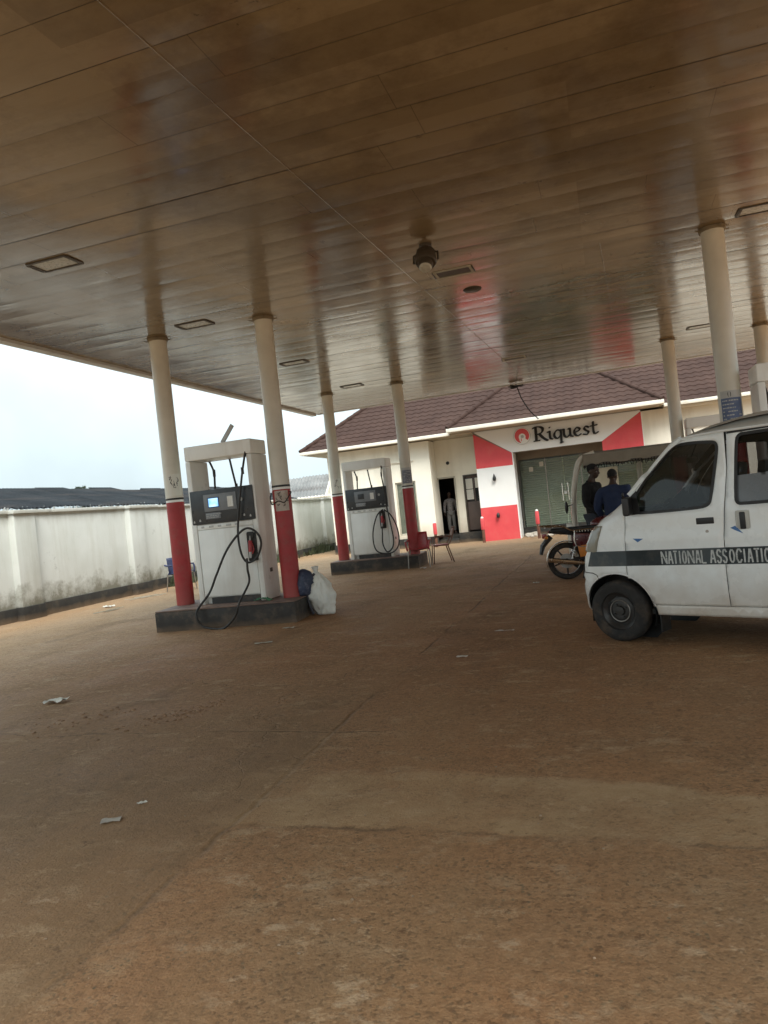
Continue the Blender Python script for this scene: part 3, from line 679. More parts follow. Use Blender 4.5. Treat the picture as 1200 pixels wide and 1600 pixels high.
h2a = [(-5.20, 16.9, 2.56), (-5.20, 16.82, 2.32), (-5.17, 16.79, 2.05), (-5.14, 16.78, 1.56), (-5.09, 16.77, 1.14), (-5.05, 16.77, .75), (-5.10, 16.77, .53), (-5.24, 16.77, .44), (-5.33, 16.77, .64), (-5.32, 16.785, .90), (-5.312, 16.79, 1.06)]
h2b = [(-5.25, 16.80, 1.47), (-5.42, 16.79, 1.32), (-5.55, 16.78, .96), (-5.56, 16.78, .63), (-5.46, 16.77, .45), (-5.18, 16.74, .40), (-4.98, 16.74, .50), (-4.90, 16.74, .73), (-4.94, 16.75, 1.06), (-5.07, 16.78, 1.33), (-5.22, 16.79, 1.46)]
pump(-5.66, 17.13, 'far left white fuel pump with a dark blank screen', [h2a, h2b], (.36, .90), False)
def plain_hose(cx, cy):
    return [(cx+.4, cy-.2, 2.56), (cx+.4, cy-.30, 2.2), (cx+.3, cy-.33, 1.6), (cx+.2, cy-.34, 1.0), (cx+.3, cy-.35, .55), (cx+.42, cy-.35, .6), (cx+.43, cy-.34, .86)]
pump(2.38, 9.95, 'nearer right white fuel pump at the picture edge above the van roof', [plain_hose(2.38, 9.95)], (.43, .80), False)
pump(2.28, 17.13, 'far right white fuel pump frame showing over the van roof', [plain_hose(2.28, 17.13)], (.43, .80), False)
g = B(); g.box(-.032, .032, -.012, .012, -.16, .16, .003, rot=Matrix.Rotation(R(39), 4, 'Y')); o = g.obj('wooden_slat', 'light_grey', None, loc=(-5.46, 9.95, 2.865)); tag(o, 'pale slat sticking up slanted on top of the near pump', 'slat')

# ------------------------------------------------------------------ sacks, canister, green plastic, chairs by the islands
def blob(g, prof, c, seg=28, amp=.02, seed=0, sx=1, sy=1, lean=(0, 0), freq=5):
    rows = []
    for r, z in prof:
        row = []
        for k in range(seg+1):
            a = 2*math.pi*(k % seg)/seg; n = mnoise.noise(Vector((math.cos(a)*freq*.3+seed, math.sin(a)*freq*.3, z*freq)))+.6*mnoise.noise(Vector((math.cos(a)*freq*.9+seed, math.sin(a)*freq*.9, z*freq*1.4)))
            fold = math.sin(a*9+seed+z*4)*.35*min(1, z*2.2)
            rr = r*(1+amp/.2*(n*.5+fold*.25)); row.append((c[0]+math.cos(a)*rr*sx+lean[0]*z, c[1]+math.sin(a)*rr*sy+lean[1]*z, c[2]+z))
        rows.append(row)
    g.grid(rows); bmesh.ops.remove_doubles(g.bm, verts=g.bm.verts, dist=1e-5)
t = thing('grain_sack', (-4.20, 10.05, 0), 'tied white woven sack leaning on the near island end', 'sack')
g = B(); P = [(.0, .0), (.07, .0), (.115, .012), (.15, .05), (.178, .11), (.19, .18), (.196, .26), (.192, .34), (.178, .41), (.15, .465), (.11, .505), (.07, .54), (.04, .57), (.028, .59)]
blob(g, spline([Vector((r, z, 0)) for r, z in P], 3) and [(v.x, v.y) for v in spline([Vector((r, z, 0)) for r, z in P], 3)], (0, 0, 0), 48, amp=.075, sx=1.05, sy=.62, lean=(-.17, .03), seed=2.3, freq=6)
for v in g.bm.verts:
    z = v.co.z; a = math.atan2(v.co.y, v.co.x+.17*z); k = max(0, min(1, (z-.22)/.30)); nn = mnoise.noise(Vector((math.cos(a)*1.6+7, math.sin(a)*1.6, z*9))); n3 = mnoise.noise(Vector((math.cos(a)*4+1, math.sin(a)*4, z*16))); v.co.xy += Vector((math.cos(a), math.sin(a)))*(.030*abs(math.sin(a*4.5+nn*1.5))*k-.015*k+.045*(abs(nn)-.25)+.022*(abs(n3)-.2))
    if z < .12: v.co.x += .05*math.cos(a)*(1-z/.10)*(1 if math.cos(a) > 0 else .3)
g.obj('bag', 'sack_white', t, ang=50)
g = B(); blob(g, [(.026, .585), (.032, .60), (.05, .63), (.055, .655), (.02, .66), (.0, .655)], (0, 0, 0), amp=.05, lean=(-.17, .03), seed=4); g.obj('tied_neck', 'sack_white', t, ang=80)
g = B(); g.tube([(-.165, -.075, .02), (-.205, -.085, .14), (-.235, -.085, .28), (-.22, -.07, .40), (-.165, -.04, .50), (-.11, -.01, .56)], .02, 6, 5); g.obj('dark_stripe', 'sack_dark', t)
t.scale = (.98, 1, 1.1)
t = thing('blue_bag', (-4.52, 10.02, ZI), 'dark blue printed bag slumped behind the white sack', 'bag')
g = B(); blob(g, [(.0, 0), (.11, 0), (.14, .02), (.155, .06), (.16, .11), (.162, .16), (.152, .21), (.13, .26), (.10, .295), (.06, .32), (.03, .335), (.0, .34)], (0.03, 0, 0), 40, amp=.085, seed=8, sx=.95, sy=.8, freq=7); g.obj('bag', 'sack_blue', t, ang=80)
t.scale = (1.12, 1.1, 1.16)
g = B()
rows = [[(-.13+.26*i/14, -.06+.12*j/8, .012+.05*abs(mnoise.noise(Vector((i*.55, j*.6, 3))))+.025*math.sin(i*.25)) for i in range(15)] for j in range(9)]
g.grid(rows); o = g.obj('plastic_wrapper', 'green_plastic', None, ang=30, loc=(-4.98, 9.62, ZI)); tag(o, 'crumpled green plastic wrapper on the near island', 'wrapper')
t = thing('fire_extinguisher', (-6.20, 10.15, ZI), 'red canister standing between the leftmost column and the near pump', 'canister')
g = B(); g.lathe([(.0, 0), (.095, .0), (.10, .02), (.10, .36), (.085, .41), (.04, .44), (.035, .46)], seg=24); g.obj('cylinder', 'red_plastic', t)
g = B(); g.cyl((0, 0, .458), (0, 0, .50), .03, .03, 12); g.box(-.02, .11, -.015, .015, .50, .53, .006); g.obj('valve', 'light_grey', t)
g = B(); g.tube([(.0, -.03, .485), (.0, -.10, .46), (.03, -.13, .35), (.06, -.12, .2)], .012, 6, 5); g.obj('hose', 'rubber', t)

def armchair(loc, rz, label, shell='red_plastic', leg='steel', name='armchair'):
    t = thing(name, loc, label, 'chair', rz)
    g = B(); rows = []
    for j in range(13):          # seat running up into the back
        v = j/12
        if v < .5: y = -.24+v*2*.44; z = .42+.02*math.cos(v*2*math.pi)-.02*v
        else: u = (v-.5)*2; y = .20+.10*u; z = .41+.42*u
        hw = .25 if v < .5 else .24-.04*(v-.5)*2
        rows.append([(hw*(i/8-.5)*2, y+(.06*((i/8-.5)*2)**2*(-1 if v > .5 else 0)), z+.03*((i/8-.5)*2)**2*(1 if v < .5 else 0)) for i in range(9)])
    g.grid(rows); s = g.obj('seat_shell', shell, t, ang=80); md = s.modifiers.new('thick', 'SOLIDIFY'); md.thickness = .012
    for sx in (-1, 1):
        g = B(); g.tube([(sx*.25, -.22, .42), (sx*.28, -.20, .60), (sx*.285, -.10, .645), (sx*.28, .10, .64), (sx*.24, .27, .66)], .022, 8, 5); a = g.obj('armrest', shell, t)
        g = B(); g.box(sx*.285-.025, sx*.285+.025, -.21, -.10, .648, .672, .008); g.obj('arm_pad', 'light_grey', a)
        for y in (-.22, .20):
            g = B(); g.tube([(sx*.235, y, .42), (sx*.26, y+(-.02 if y < 0 else .05), .0)], .014, 8); g.obj('leg', leg, t)
    return t
armchair((-4.47, 16.85, 0), R(8), 'red armchair with pale legs before the far island column')
armchair((-10.35, 15.75, 0), R(75), 'dark blue plastic chair by the yard wall behind the leftmost column', 'blue_plastic', 'steel', 'plastic_chair')
t = thing('metal_chair', (-4.12, 17.72, 0), 'brown tube framed chair with tilted back right of the red armchair', 'chair', R(-70))
g = B()
for sx in (-1, 1): g.tube([(sx*.21, -.24, 0), (sx*.21, -.20, .43), (sx*.21, .16, .43), (sx*.21, .26, .60), (sx*.21, .34, .86)], .015, 8)
g.tube([(-.21, .34, .86), (.21, .34, .86)], .015, 8); g.obj('frame', 'rust', t)
for sx in (-1, 1):
    g = B(); g.tube([(sx*.21, .14, .43), (sx*.21, .26, 0)], .015, 8); g.obj('leg', 'rust', t)
g = B(); g.box(-.20, .20, -.22, .17, .432, .455, .01); g.obj('seat', 'red_plastic', t)
g = B(); g.box(-.195, .195, -.008, .008, -.09, .09, .006, rot=None); o = g.obj('backrest', 'rust', t, loc=(0, .305, .74)); o.rotation_euler = (R(-17), 0, 0)
g = B()
for sx in (-1, 1): g.tube([(sx*.225, -.20, .43), (sx*.235, -.17, .63), (sx*.235, .10, .64), (sx*.225, .27, .63)], .013, 8, 4)
g.obj('armrest', 'rust', t)
# ------------------------------------------------------------------ yard wall, sheds beyond it, tree, weeds
t = thing('perimeter_wall', (-11.6, 0, 0), 'long stained white yard wall with black plinth and pilasters', 'wall')
g = B(); g.box(-.23, 0, 6, 34, 0, 2.20, .005); g.obj('wall_panel', 'stained_wall', t)
for y in (8.4, 12.05, 15.75, 19.0, 22.2, 25.4, 28.7):
    g = B(); g.box(-.02, .16, y-.28, y+.28, .27, 2.17, .012); g.obj('pilaster', 'stained_wall', t)
    g = B(); g.box(.0, .19, y-.31, y+.31, -.02, .275, .012); g.obj('pilaster_base', 'plinth', t)
g = B(); g.box(-.02, .03, 6, 34, -.02, .27, .008); g.obj('plinth', 'plinth', t)
g = B(); y = 6.0
while y < 34:
    d = random.uniform(1.4, 2.2); g.box(-.28, .06, y, y+d-.004, 2.172+random.uniform(0, .012), 2.24+random.uniform(-.012, .012), .012); y += d
for y in (8.4, 12.05, 15.75, 19.0, 22.2, 25.4, 28.7): g.box(.055, .21, y-.32, y+.32, 2.171, 2.245, .012)
g.obj('coping', 'stained_wall', t)

def corrugated(g, origin, along, upv, nrm, L_, S_, pitch=.09, amp=.022, sheet=.8, rag=.06, seed=1):
    rd = random.Random(seed); n = int(L_/pitch*6); rows = []
    sh = [(rd.uniform(0, rag), rd.uniform(-.012, .012), rd.uniform(-rag, rag)) for _ in range(int(L_/sheet)+2)]
    for j in range(4):
        row = []
        for i in range(n+1):
            u = L_*i/n; k = int(u/sheet); lo, off, hi = sh[k]
            v = -lo+(S_+lo+hi)*j/3; h = amp*math.sin(2*math.pi*u/pitch)+off
            row.append(origin+along*u+upv*v+nrm*h)
        rows.append(row)
    g.grid(rows)
t = thing('neighbour_shed', (-13, 17, 0), 'low shed with blackened sheet roof behind the left yard wall', 'shed')
g = B(); up = Vector((-1, 0, .29)).normalized(); corrugated(g, Vector((1.02, -11.0, 2.33)), Vector((0, 1, 0)), up, Vector((.29, 0, 1)).normalized(), 20.5, 2.2, .12, .024, 1.05, .24, 3); g.obj('roof', 'zinc_dark', t, recalc=False)
g = B(); g.box(-3.6, .2, -10.8, 9.2, 0, 2.1); g.obj('wall', 'cream_wall', t)
g = B(); y = -11.0; rd = random.Random(11)
while y < 9.5:
    wd = rd.uniform(.03, .14); h = rd.uniform(.0, .10) if rd.random() < .8 else .01
    x = 1.07+rd.uniform(-.01, .01); z0 = 2.20
    g.bm.faces.new([g.bm.verts.new(p) for p in ((x, y, z0), (x, y+wd, z0), (x+rd.uniform(-.015, .015), y+wd*rd.uniform(.5, .9), z0+h+.05), (x, y+wd*rd.uniform(.0, .4), z0+h*rd.uniform(.6, 1.0)+.04))])
    y += wd*rd.uniform(.7, 1.5)
o = g.obj('ragged_eave', 'ragged', t, recalc=False); md = o.modifiers.new('thick', 'SOLIDIFY'); md.thickness = .02; o['kind'] = 'stuff'
t = thing('grey_roofed_shed', (-13.4, 33, 0), 'shed with grey corrugated roof beyond the end of the yard wall', 'shed')
g = B(); up = Vector((0, .72, .70)).normalized(); corrugated(g, Vector((-2.3, -1.6, 2.45)), Vector((1, 0, 0)), up, Vector((0, -.7, .72)).normalized(), 3.2, 1.45, .17, .03, .85, .05, 8); g.obj('roof', 'zinc_grey', t, recalc=False)
g = B(); g.box(-2.2, .9, -1.4, 1.2, 0, 2.42); g.obj('wall', 'cream_wall', t)
g = B(); g.quad((.90, -1.42, 2.42), (.90, 1.2, 2.42), (.90, -.35, 3.42)); o = g.obj('gable', 'cream_wall', t)
g = B(); g.tube([(.94, -1.66, 2.40), (.94, -.50, 3.52)], .05, 4); g.obj('verge_board', 'gutter', t)
g = B(); x = -2.3; rd = random.Random(3)
while x < 1.25:
    g.ball((x, -1.66, 2.40), (.085, .02, .06), 8); x += .17
g.obj('eave_edge', 'gutter', t)
# tree tip far behind
t = thing('tree', (-40, 48.2, 0), 'far tree whose flat top peeps over the shed roof', 'tree')
g = B(); g.tube([(0, 0, 0), (.1, 0, 2), (0, .1, 4), (.12, 0, 5.6)], .1, 8, radii=[.16, .13, .09, .03])
for a in range(6): g.tube([(.05, .05, 3.6+a*.25), (math.cos(a*1.2)*.4, math.sin(a*1.2)*.4, 4.4+a*.22)], .02, 5)
g.obj('trunk', 'bark', t)
g = B(); rd = random.Random(5)
for k in range(1500):
    a = rd.uniform(0, 6.28); lay = rd.choice([(4.2, .85), (4.7, .95), (5.2, .8), (5.55, .62), (5.8, .42)]); r = lay[1]*math.sqrt(rd.random()); c = Vector((math.cos(a)*r, math.sin(a)*r, lay[0]+rd.gauss(0, .06)))
    if mnoise.noise(c*1.8) < -.12: continue
    d1 = Vector((rd.gauss(0, 1), rd.gauss(0, 1), rd.gauss(0, .4))).normalized()*.09; d2 = d1.orthogonal().normalized()*.04
    g.quad(c-d1, c+d2, c+d1, c-d2)
g.obj('crown', 'leaf', t, recalc=False)
g = B(); rd = random.Random(9)
for k in range(2600):
    y = rd.uniform(17, 33); dens = mnoise.noise(Vector((y*.45, 2, 0)))
    if dens < -.05 and rd.random() < .8: continue
    x = -11.56+abs(rd.gauss(0, .16)); h = rd.uniform(.05, .30)*(1+dens); a = rd.uniform(0, 6.28); d = Vector((math.cos(a), math.sin(a), 0))*rd.uniform(.012, .03); l = Vector((rd.gauss(0, .08), rd.gauss(0, .08), h))
    p = Vector((x, y, 0)); g.bm.faces.new([g.bm.verts.new(q) for q in (p-d, p+d, p+l*.6+d*.8, p+l)])
o = g.obj('weeds', 'weed', None, recalc=False); tag(o, 'dark green weeds and moss growing at the foot of the yard wall', 'weeds', kind='stuff')

# ------------------------------------------------------------------ shop building
sh = thing('shop_building', (0, 25, 0), 'cream filling station shop with brown tiled roof and red and white sign front', 'shop')
OY = 25.0
def SP(name, m, fill, ang=35, parent=None):
    g = B(); fill(g); bmesh.ops.translate(g.bm, vec=(0, -OY, 0), verts=g.bm.verts); return g.obj(name, m, parent or sh, ang)
WX0 = -9.75
def wing(g):
    x0, x1, z0, z1 = -7.26, -6.50, .46, 2.37          # shop side door opening
    g.box(WX0, x0, 25, 25.2, .34, 3.72); g.box(x1, -5.90, 25, 25.2, .34, 3.72); g.box(x0, x1, 25, 25.2, z1, 3.72); g.box(x0, x1, 25, 25.2, .34, z0)
    g.box(-6.1, -5.90, 25.203, 26.0, .34, 3.72); g.box(WX0, WX0+.2, 25.203, 33, .34, 3.72)
SP('wing_wall', 'cream_wall', wing)
def recess(g):
    y0, y1 = 25.9, 26.05
    g.box(-5.897, -5.28-.72, y0, y1, .30, 2.40); g.box(-5.26, -4.93, y0, y1, .30, 2.40); g.box(-5.897, -4.28, y0, y1, 2.403, 3.75)
    g.box(-5.897, -4.28, y0-.03, y0-.002, 2.50, 2.56)
SP('recess_wall', 'cream_wall', recess)
SP('main_wall', 'cream_wall', lambda g: (g.box(1.24, 2.7, 25.0, 25.2, 2.45, 3.74), g.box(2.703, 16, 25.0, 25.2, .3, 3.74), g.box(15.8, 16, 25.203, 33, .3, 3.74), g.box(WX0, 16, 33.003, 33.2, .3, 3.74)))
SP('plinth', 'plinth', lambda g: (g.box(WX0-.03, -5.87, 24.93, 25.0, -.05, .335), g.box(-5.86, -4.30, 25.72, 25.88, -.05, .30), g.box(-5.25, -4.30, 25.60, 25.87, -.05, .345, .01), g.box(2.70, 16, 24.95, 25.0, -.05, .3), g.box(-2.98, 2.68, 25.9, 26.155, -.05, .21, .01)))
SP('floor_slab', 'plinth', lambda g: g.box(WX0+.21, 15.7, 26.06, 32.9, .02, .30))
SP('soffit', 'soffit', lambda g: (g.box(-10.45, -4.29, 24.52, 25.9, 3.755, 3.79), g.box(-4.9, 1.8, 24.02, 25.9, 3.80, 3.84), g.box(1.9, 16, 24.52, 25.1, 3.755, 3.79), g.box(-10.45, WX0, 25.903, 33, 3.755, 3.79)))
SP('gutter', 'gutter', lambda g: (g.box(-10.56, -4.99, 24.40, 24.515, 3.735, 3.845, .012), g.box(-10.57, -10.46, 24.52, 33, 3.735, 3.845, .012), g.box(-4.98, 1.88, 23.90, 24.012, 3.80, 3.925, .012), g.box(1.90, 16, 24.40, 24.515, 3.735, 3.845, .012), g.box(-4.98, -4.88, 24.016, 24.515, 3.80, 3.92, .01), g.box(1.78, 1.88, 24.016, 24.515, 3.80, 3.92, .01), g.box(1.9, 5, 24.7, 24.78, 3.66, 3.74, .005)))
# roof slopes: courses of pressed tile, each clipped between its two hips
K = .767
def slope(g, p0, along, inward, uL, uR, z0, dmax, sL=1.0, sR=1.0):
    CR = .27; rise = Vector((0, 0, K)); n = 0; d = 0.0; sl = math.sqrt(1+K*K)
    while d < dmax-.01:
        for (dd0, dd1, h0, h1) in ((d, min(dmax, d+CR/sl), .032, .004),):
            rows = []
            for q in range(4):
                f = q/3; dd = dd0+(dd1-dd0)*f; a = uL+dd*sL; b = uR-dd*sR
                if b <= a: b = a+.01
                m = max(2, int((uR-uL)/.045)); row = []
                for i in range(m+1):
                    u = a+(b-a)*i/m; wv = .016*math.sin(2*math.pi*u/.27)+.004*mnoise.noise(Vector((u*.7, dd*2, 1)))
                    row.append(p0+along*u+inward*dd+Vector((0, 0, z0+K*dd+h0+(h1-h0)*f+wv)))
                rows.append(row)
            lip = [v+Vector((0, 0, -.03)) for v in rows[0]]
            g.grid([lip]+rows)
        d += CR/sl
X, Y_ = Vector((1, 0, 0)), Vector((0, 1, 0)); ZER = Vector((0, 0, 0))
g = B(); oo = Vector((0, -OY, 0))
slope(g, oo+Vector((0, 24.44, 0)), X, Y_, -10.55, 16.6, 3.83, 4.6, 1, 0)
slope(g, oo+Vector((-10.5, 0, 0)), Y_, X, 24.44, 33.8, 3.83, 4.6, 1, 0)
slope(g, oo+Vector((0, 23.94, 0)), X, Y_, -4.95, 1.85, 3.91, 3.38)
slope(g, oo+Vector((-4.95, 0, 0)), Y_, X, 23.94, 29.0, 3.91, 3.38, 1, 0)
slope(g, oo+Vector((1.85, 0, 0)), Y_, -X, 23.94, 29.0, 3.91, 3.38, 1, 0)
rf = g.obj('roof', 'roof_tile', sh, ang=50, recalc=False)
def ridge(a, b):
    g = B(); a, b = Vector(a)+oo, Vector(b)+oo; n = int((b-a).length/.33)
    for i in range(n):
        p, q = a.lerp(b, i/n), a.lerp(b, (i+1.12)/n); g.cyl(p, q, .085, .072, 10)
    g.obj('ridge_cap', 'roof_tile', rf)
ridge((-10.55, 24.44, 3.86), (-5.95, 29.04, 3.86+K*4.6)); ridge((-4.95, 23.94, 3.94), (-1.57, 27.32, 3.94+K*3.38)); ridge((1.85, 23.94, 3.94), (-1.53, 27.32, 3.94+K*3.38))
g = B(); bb = -OY
g.box(-10.3, 16.3, 24.9+bb, 33.5+bb, 3.80, 3.84); g.obj('roof_lining', 'soffit', rf)
# sign front
SP('front_pillar', 'sign_white', lambda g: g.box(-4.28, -3.0, 25.012, 25.9, 0, 2.939))
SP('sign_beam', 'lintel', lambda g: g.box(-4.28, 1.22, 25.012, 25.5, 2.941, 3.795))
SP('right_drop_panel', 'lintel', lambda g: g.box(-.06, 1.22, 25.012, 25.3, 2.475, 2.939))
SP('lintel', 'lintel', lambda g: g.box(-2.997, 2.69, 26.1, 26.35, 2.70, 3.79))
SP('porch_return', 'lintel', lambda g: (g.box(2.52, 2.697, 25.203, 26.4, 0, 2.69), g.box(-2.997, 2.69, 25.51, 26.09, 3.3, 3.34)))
def clad(name, m, poly, y=25.0, th=.012):
    g = B(); g.union([poly], lambda u, v: (u, y+th-.001-OY, v), lambda u, v: (u, y-OY, v)); return g.obj(name, m, sh)
clad('sign_panel', 'sign_white', [(-4.28, 3.79), (-3.02, 2.94), (-.06, 2.94), (1.22, 3.745), (1.22, 3.79)])
clad('red_cladding', 'sign_red', [(-4.28, 3.72), (-4.28, 2.52), (-3.02, 2.52), (-3.02, 2.93)], 24.998)
clad('white_cladding', 'sign_white', [(-4.28, 2.517), (-4.28, 1.163), (-3.02, 1.163), (-3.02, 2.517)])
clad('red_cladding', 'sign_red', [(-4.28, 1.16), (-4.28, .0), (-3.02, .0), (-3.02, 1.16)], 24.998)
clad('red_cladding', 'sign_red', [(1.22, 3.735), (-.06, 2.935), (-.06, 2.53), (1.22, 2.53)], 24.998)
clad('edge_trim', 'sign_white', [(-3.02, .0), (-2.985, .0), (-2.985, 2.94), (-3.02, 2.94)], 24.994, .02)
clad('edge_trim', 'sign_white', [(-.075, 2.47), (1.235, 2.47), (1.235, 2.527), (-.075, 2.527)], 24.994, .02)
clad('edge_trim', 'sign_white', [(1.222, 2.53), (1.24, 2.53), (1.24, 3.74), (1.222, 3.74)], 24.994, .02)
# shop lettering: broad-nib strokes, raised black letters
def nib(paths, wd, th, ang):
    P = []; n = Vector((math.cos(ang), math.sin(ang)))*wd/2
    for p in paths:
        q = [Vector(v) for v in (spline([Vector((*a, 0)) for a in p], 5) if len(p) > 2 else [Vector((*a, 0)) for a in p])]; q = [Vector((v.x, v.y)) for v in q]
        for a, b in zip(q, q[1:]):
            P.append([tuple(a-n), tuple(b-n), tuple(b+n), tuple(a+n)])
            d = (b-a)
            if d.length > 1e-6:
                d.normalize(); m = Vector((-d.y, d.x))*th/2; e = d*th*.3; P.append([tuple(a-m-e), tuple(b-m+e), tuple(b+m+e), tuple(a+m-e)])
    return P
LET = {
 'R': [[(.09, .02), (.10, .46)], [(.00, .43), (.10, .47), (.24, .46), (.33, .39), (.30, .28), (.20, .23), (.12, .22)], [(.20, .23), (.32, .08), (.46, -.03)], [(.01, .0), (.20, .01)]],
 'i': [[(.0, .24), (.08, .27)], [(.08, .27), (.08, .05), (.15, .0)], [(.075, .385), (.095, .40)]],
 'q': [[(.24, .24), (.14, .28), (.04, .20), (.02, .09), (.09, .0), (.19, .05), (.24, .14)], [(.24, .28), (.23, -.17)], [(.19, -.16), (.28, -.14)]],
 'u': [[(.0, .25), (.05, .27), (.05, .08), (.12, .0), (.21, .06), (.25, .12)], [(.19, .26), (.25, .27), (.25, .05), (.33, .0)]],
 'e': [[(.03, .12), (.17, .17), (.20, .23), (.12, .28), (.03, .20), (.03, .08), (.11, .0), (.23, .05)]],
 's': [[(.19, .23), (.11, .28), (.04, .22), (.09, .15), (.17, .09), (.12, .01), (.0, .03)]],
 't': [[(.10, .40), (.09, .10), (.13, .0), (.24, .05)], [(.0, .26), (.22, .28)]]}
off = dict(R=0, i=.47, q=.67, u=.96, e=1.32, s=1.62, t=1.86)
for ch in 'Riquest':
    ox = -2.24+off[ch]; oz = 3.215
    P = [[(ox+a, oz+b) for a, b in p] for p in nib(LET[ch], .082 if ch != 'R' else .098, .040, R(20))]
    g = B(); g.union(P, lambda u, v: (u, 24.985-OY, v), lambda u, v: (u, 24.935-OY, v)); g.obj('letter', 'ink', sh, 25)
def disc(cx, cz, r, n=48, a0=0, a1=2*math.pi): return [(cx+r*math.cos(a0+(a1-a0)*i/n), cz+r*math.sin(a0+(a1-a0)*i/n)) for i in range(n)]
g = B(); g.union([disc(-2.615, 3.445, .285)], lambda u, v: (u, 24.997-OY, v), lambda u, v: (u, 24.955-OY, v)); lg = g.obj('logo', 'light_grey', sh)
g = B(); g.union([disc(-2.615, 3.445, .272)], lambda u, v: (u, 24.96-OY, v), lambda u, v: (u, 24.950-OY, v)); g.obj('logo_rim', 'sign_white', lg)
g = B(); g.union([disc(-2.615, 3.455, .243)], lambda u, v: (u, 24.955-OY, v), lambda u, v: (u, 24.944-OY, v)); g.obj('logo_disc', 'sign_red', lg)
lx, lz = -2.615, 3.445
g = B(); g.union([disc(lx+.005, lz-.03, .115), [(lx-.11, lz-.04), (lx-.085, lz-.16), (lx-.03, lz-.243), (lx+.09, lz-.235), (lx+.19, lz-.165), (lx+.11, lz-.10), (lx+.08, lz-.05)]], lambda u, v: (u, 24.95-OY, v), lambda u, v: (u, 24.939-OY, v)); g.obj('logo_swirl', 'sign_white', lg)
g = B(); g.union([disc(lx+.012, lz-.02, .052, 24)], lambda u, v: (u, 24.945-OY, v), lambda u, v: (u, 24.935-OY, v)); g.obj('logo_core', 'light_grey', lg)
g = B(); g.union([[(lx-.045, lz-.17), (lx-.02, lz-.18), (lx-.01, lz-.09), (lx-.03, lz-.07)]], lambda u, v: (u, 24.945-OY, v), lambda u, v: (u, 24.934-OY, v)); g.obj('logo_slit', 'sign_red', lg)
# glazed shop front with a shutter behind the glass
def shutter(g):
    n = 30; prof = []
    for i in range(n):
        z = .26+i*.081; prof += [(z, .02), (z+.014, -.026), (z+.052, -.026), (z+.066, .02)]
    rows = [[(-2.95, 26.55+dy, z), (2.6, 26.55+dy, z)] for z, dy in prof]; g.grid(rows)
M['shutter'] = mat('shutter', (.62, .70, .56), .5, .08, 3, dirt=(.2, .18, .13), damt=.4)
SP('roller_shutter', 'shutter', shutter, 20)
for x0, x1 in ((-2.97, -2.06), (-2.03, -1.46), (-1.43, -.86), (-.83, 1.03), (1.05, 2.5)):
    SP('glass_pane', 'shop_glass', lambda g: g.box(x0, x1, 26.19, 26.20, .27, 2.69))
SP('glazing_frame', 'steel', lambda g: [g.box(x-.014, x+.014, 26.17, 26.22, .225, 2.695) for x in (-2.98, -2.045, -.845, 1.04, 2.5)] and (g.box(-2.965, 2.48, 26.165, 26.225, .222, .268) or True))
SP('glazing_base', 'plinth', lambda g: g.box(-2.99, 2.515, 26.16, 26.5, .0, .22))
for x in (-1.545, -1.345):
    SP('door_handle', 'chrome', lambda g: (g.tube([(x, 26.12, 1.12), (x, 26.12, 1.72)], .018, 8), g.cyl((x, 26.19, 1.2), (x, 26.12, 1.2), .01), g.cyl((x, 26.19, 1.65), (x, 26.12, 1.65), .01)))
SP('door_lock', 'light_grey', lambda g: g.box(-1.50, -1.39, 26.15, 26.19, 1.33, 1.45, .02))
rdn = random.Random(2)
SP('sticker', 'paper', lambda g: [g.box(x, x+.14, 26.183, 26.189, z, z+.16) for x, z in ((-2.62, 2.25), (-2.25, 2.4), (-.62, 1.75))])
SP('notice_board', 'shelf_beige', lambda g: g.box(-.45, .35, 26.13, 26.165, 1.0, 2.1, .01))
# doors of the recess
def doorframe(x0, x1, z0, z1): return lambda g: (g.box(x0-.06, x0, 25.86, 26.02, z0, z1+.055, .006), g.box(x1, x1+.05, 25.86, 26.02, z0, z1+.055, .006), g.box(x0+.003, x1-.003, 25.865, 26.02, z1, z1+.055, .006))
d1 = SP('open_doorway', 'frame_tan', doorframe(-5.96, -5.29, .31, 2.35))
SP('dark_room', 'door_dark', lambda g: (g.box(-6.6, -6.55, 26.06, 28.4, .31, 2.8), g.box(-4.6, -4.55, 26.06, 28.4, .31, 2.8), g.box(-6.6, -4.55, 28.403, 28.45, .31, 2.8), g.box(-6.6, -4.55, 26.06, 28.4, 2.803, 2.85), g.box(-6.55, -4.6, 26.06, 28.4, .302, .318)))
SP('door_leaf', 'door_brown', lambda g: g.box(-5.30, -5.26, 26.06, 26.75, .33, 2.33, .005))
d2 = SP('door', 'door_brown', lambda g: (g.box(-4.90, -4.29, 25.93, 25.97, .40, 1.42, .005), g.box(-4.90, -4.29, 25.93, 25.97, 2.28, 2.34, .004), g.box(-4.62, -4.57, 25.93, 25.97, 1.423, 2.277, .004)))
SP('door_frame', 'frame_dark', lambda g: (g.box(-4.96, -4.905, 25.87, 26.02, .35, 2.40, .005), g.box(-4.90, -4.29, 25.872, 26.02, 2.343, 2.40, .005)), parent=d2).location
SP('pane', 'glass_dark', lambda g: g.box(-4.90, -4.29, 25.955, 25.962, 1.42, 2.28), parent=d2)
SP('notice', 'paper', lambda g: (g.box(-4.89, -4.64, 25.940, 25.947, 1.50, 1.86), g.box(-4.89, -4.64, 25.942, 25.948, 1.88, 2.25), g.box(-4.55, -4.42, 25.941, 25.947, 1.90, 2.26)), parent=d2)
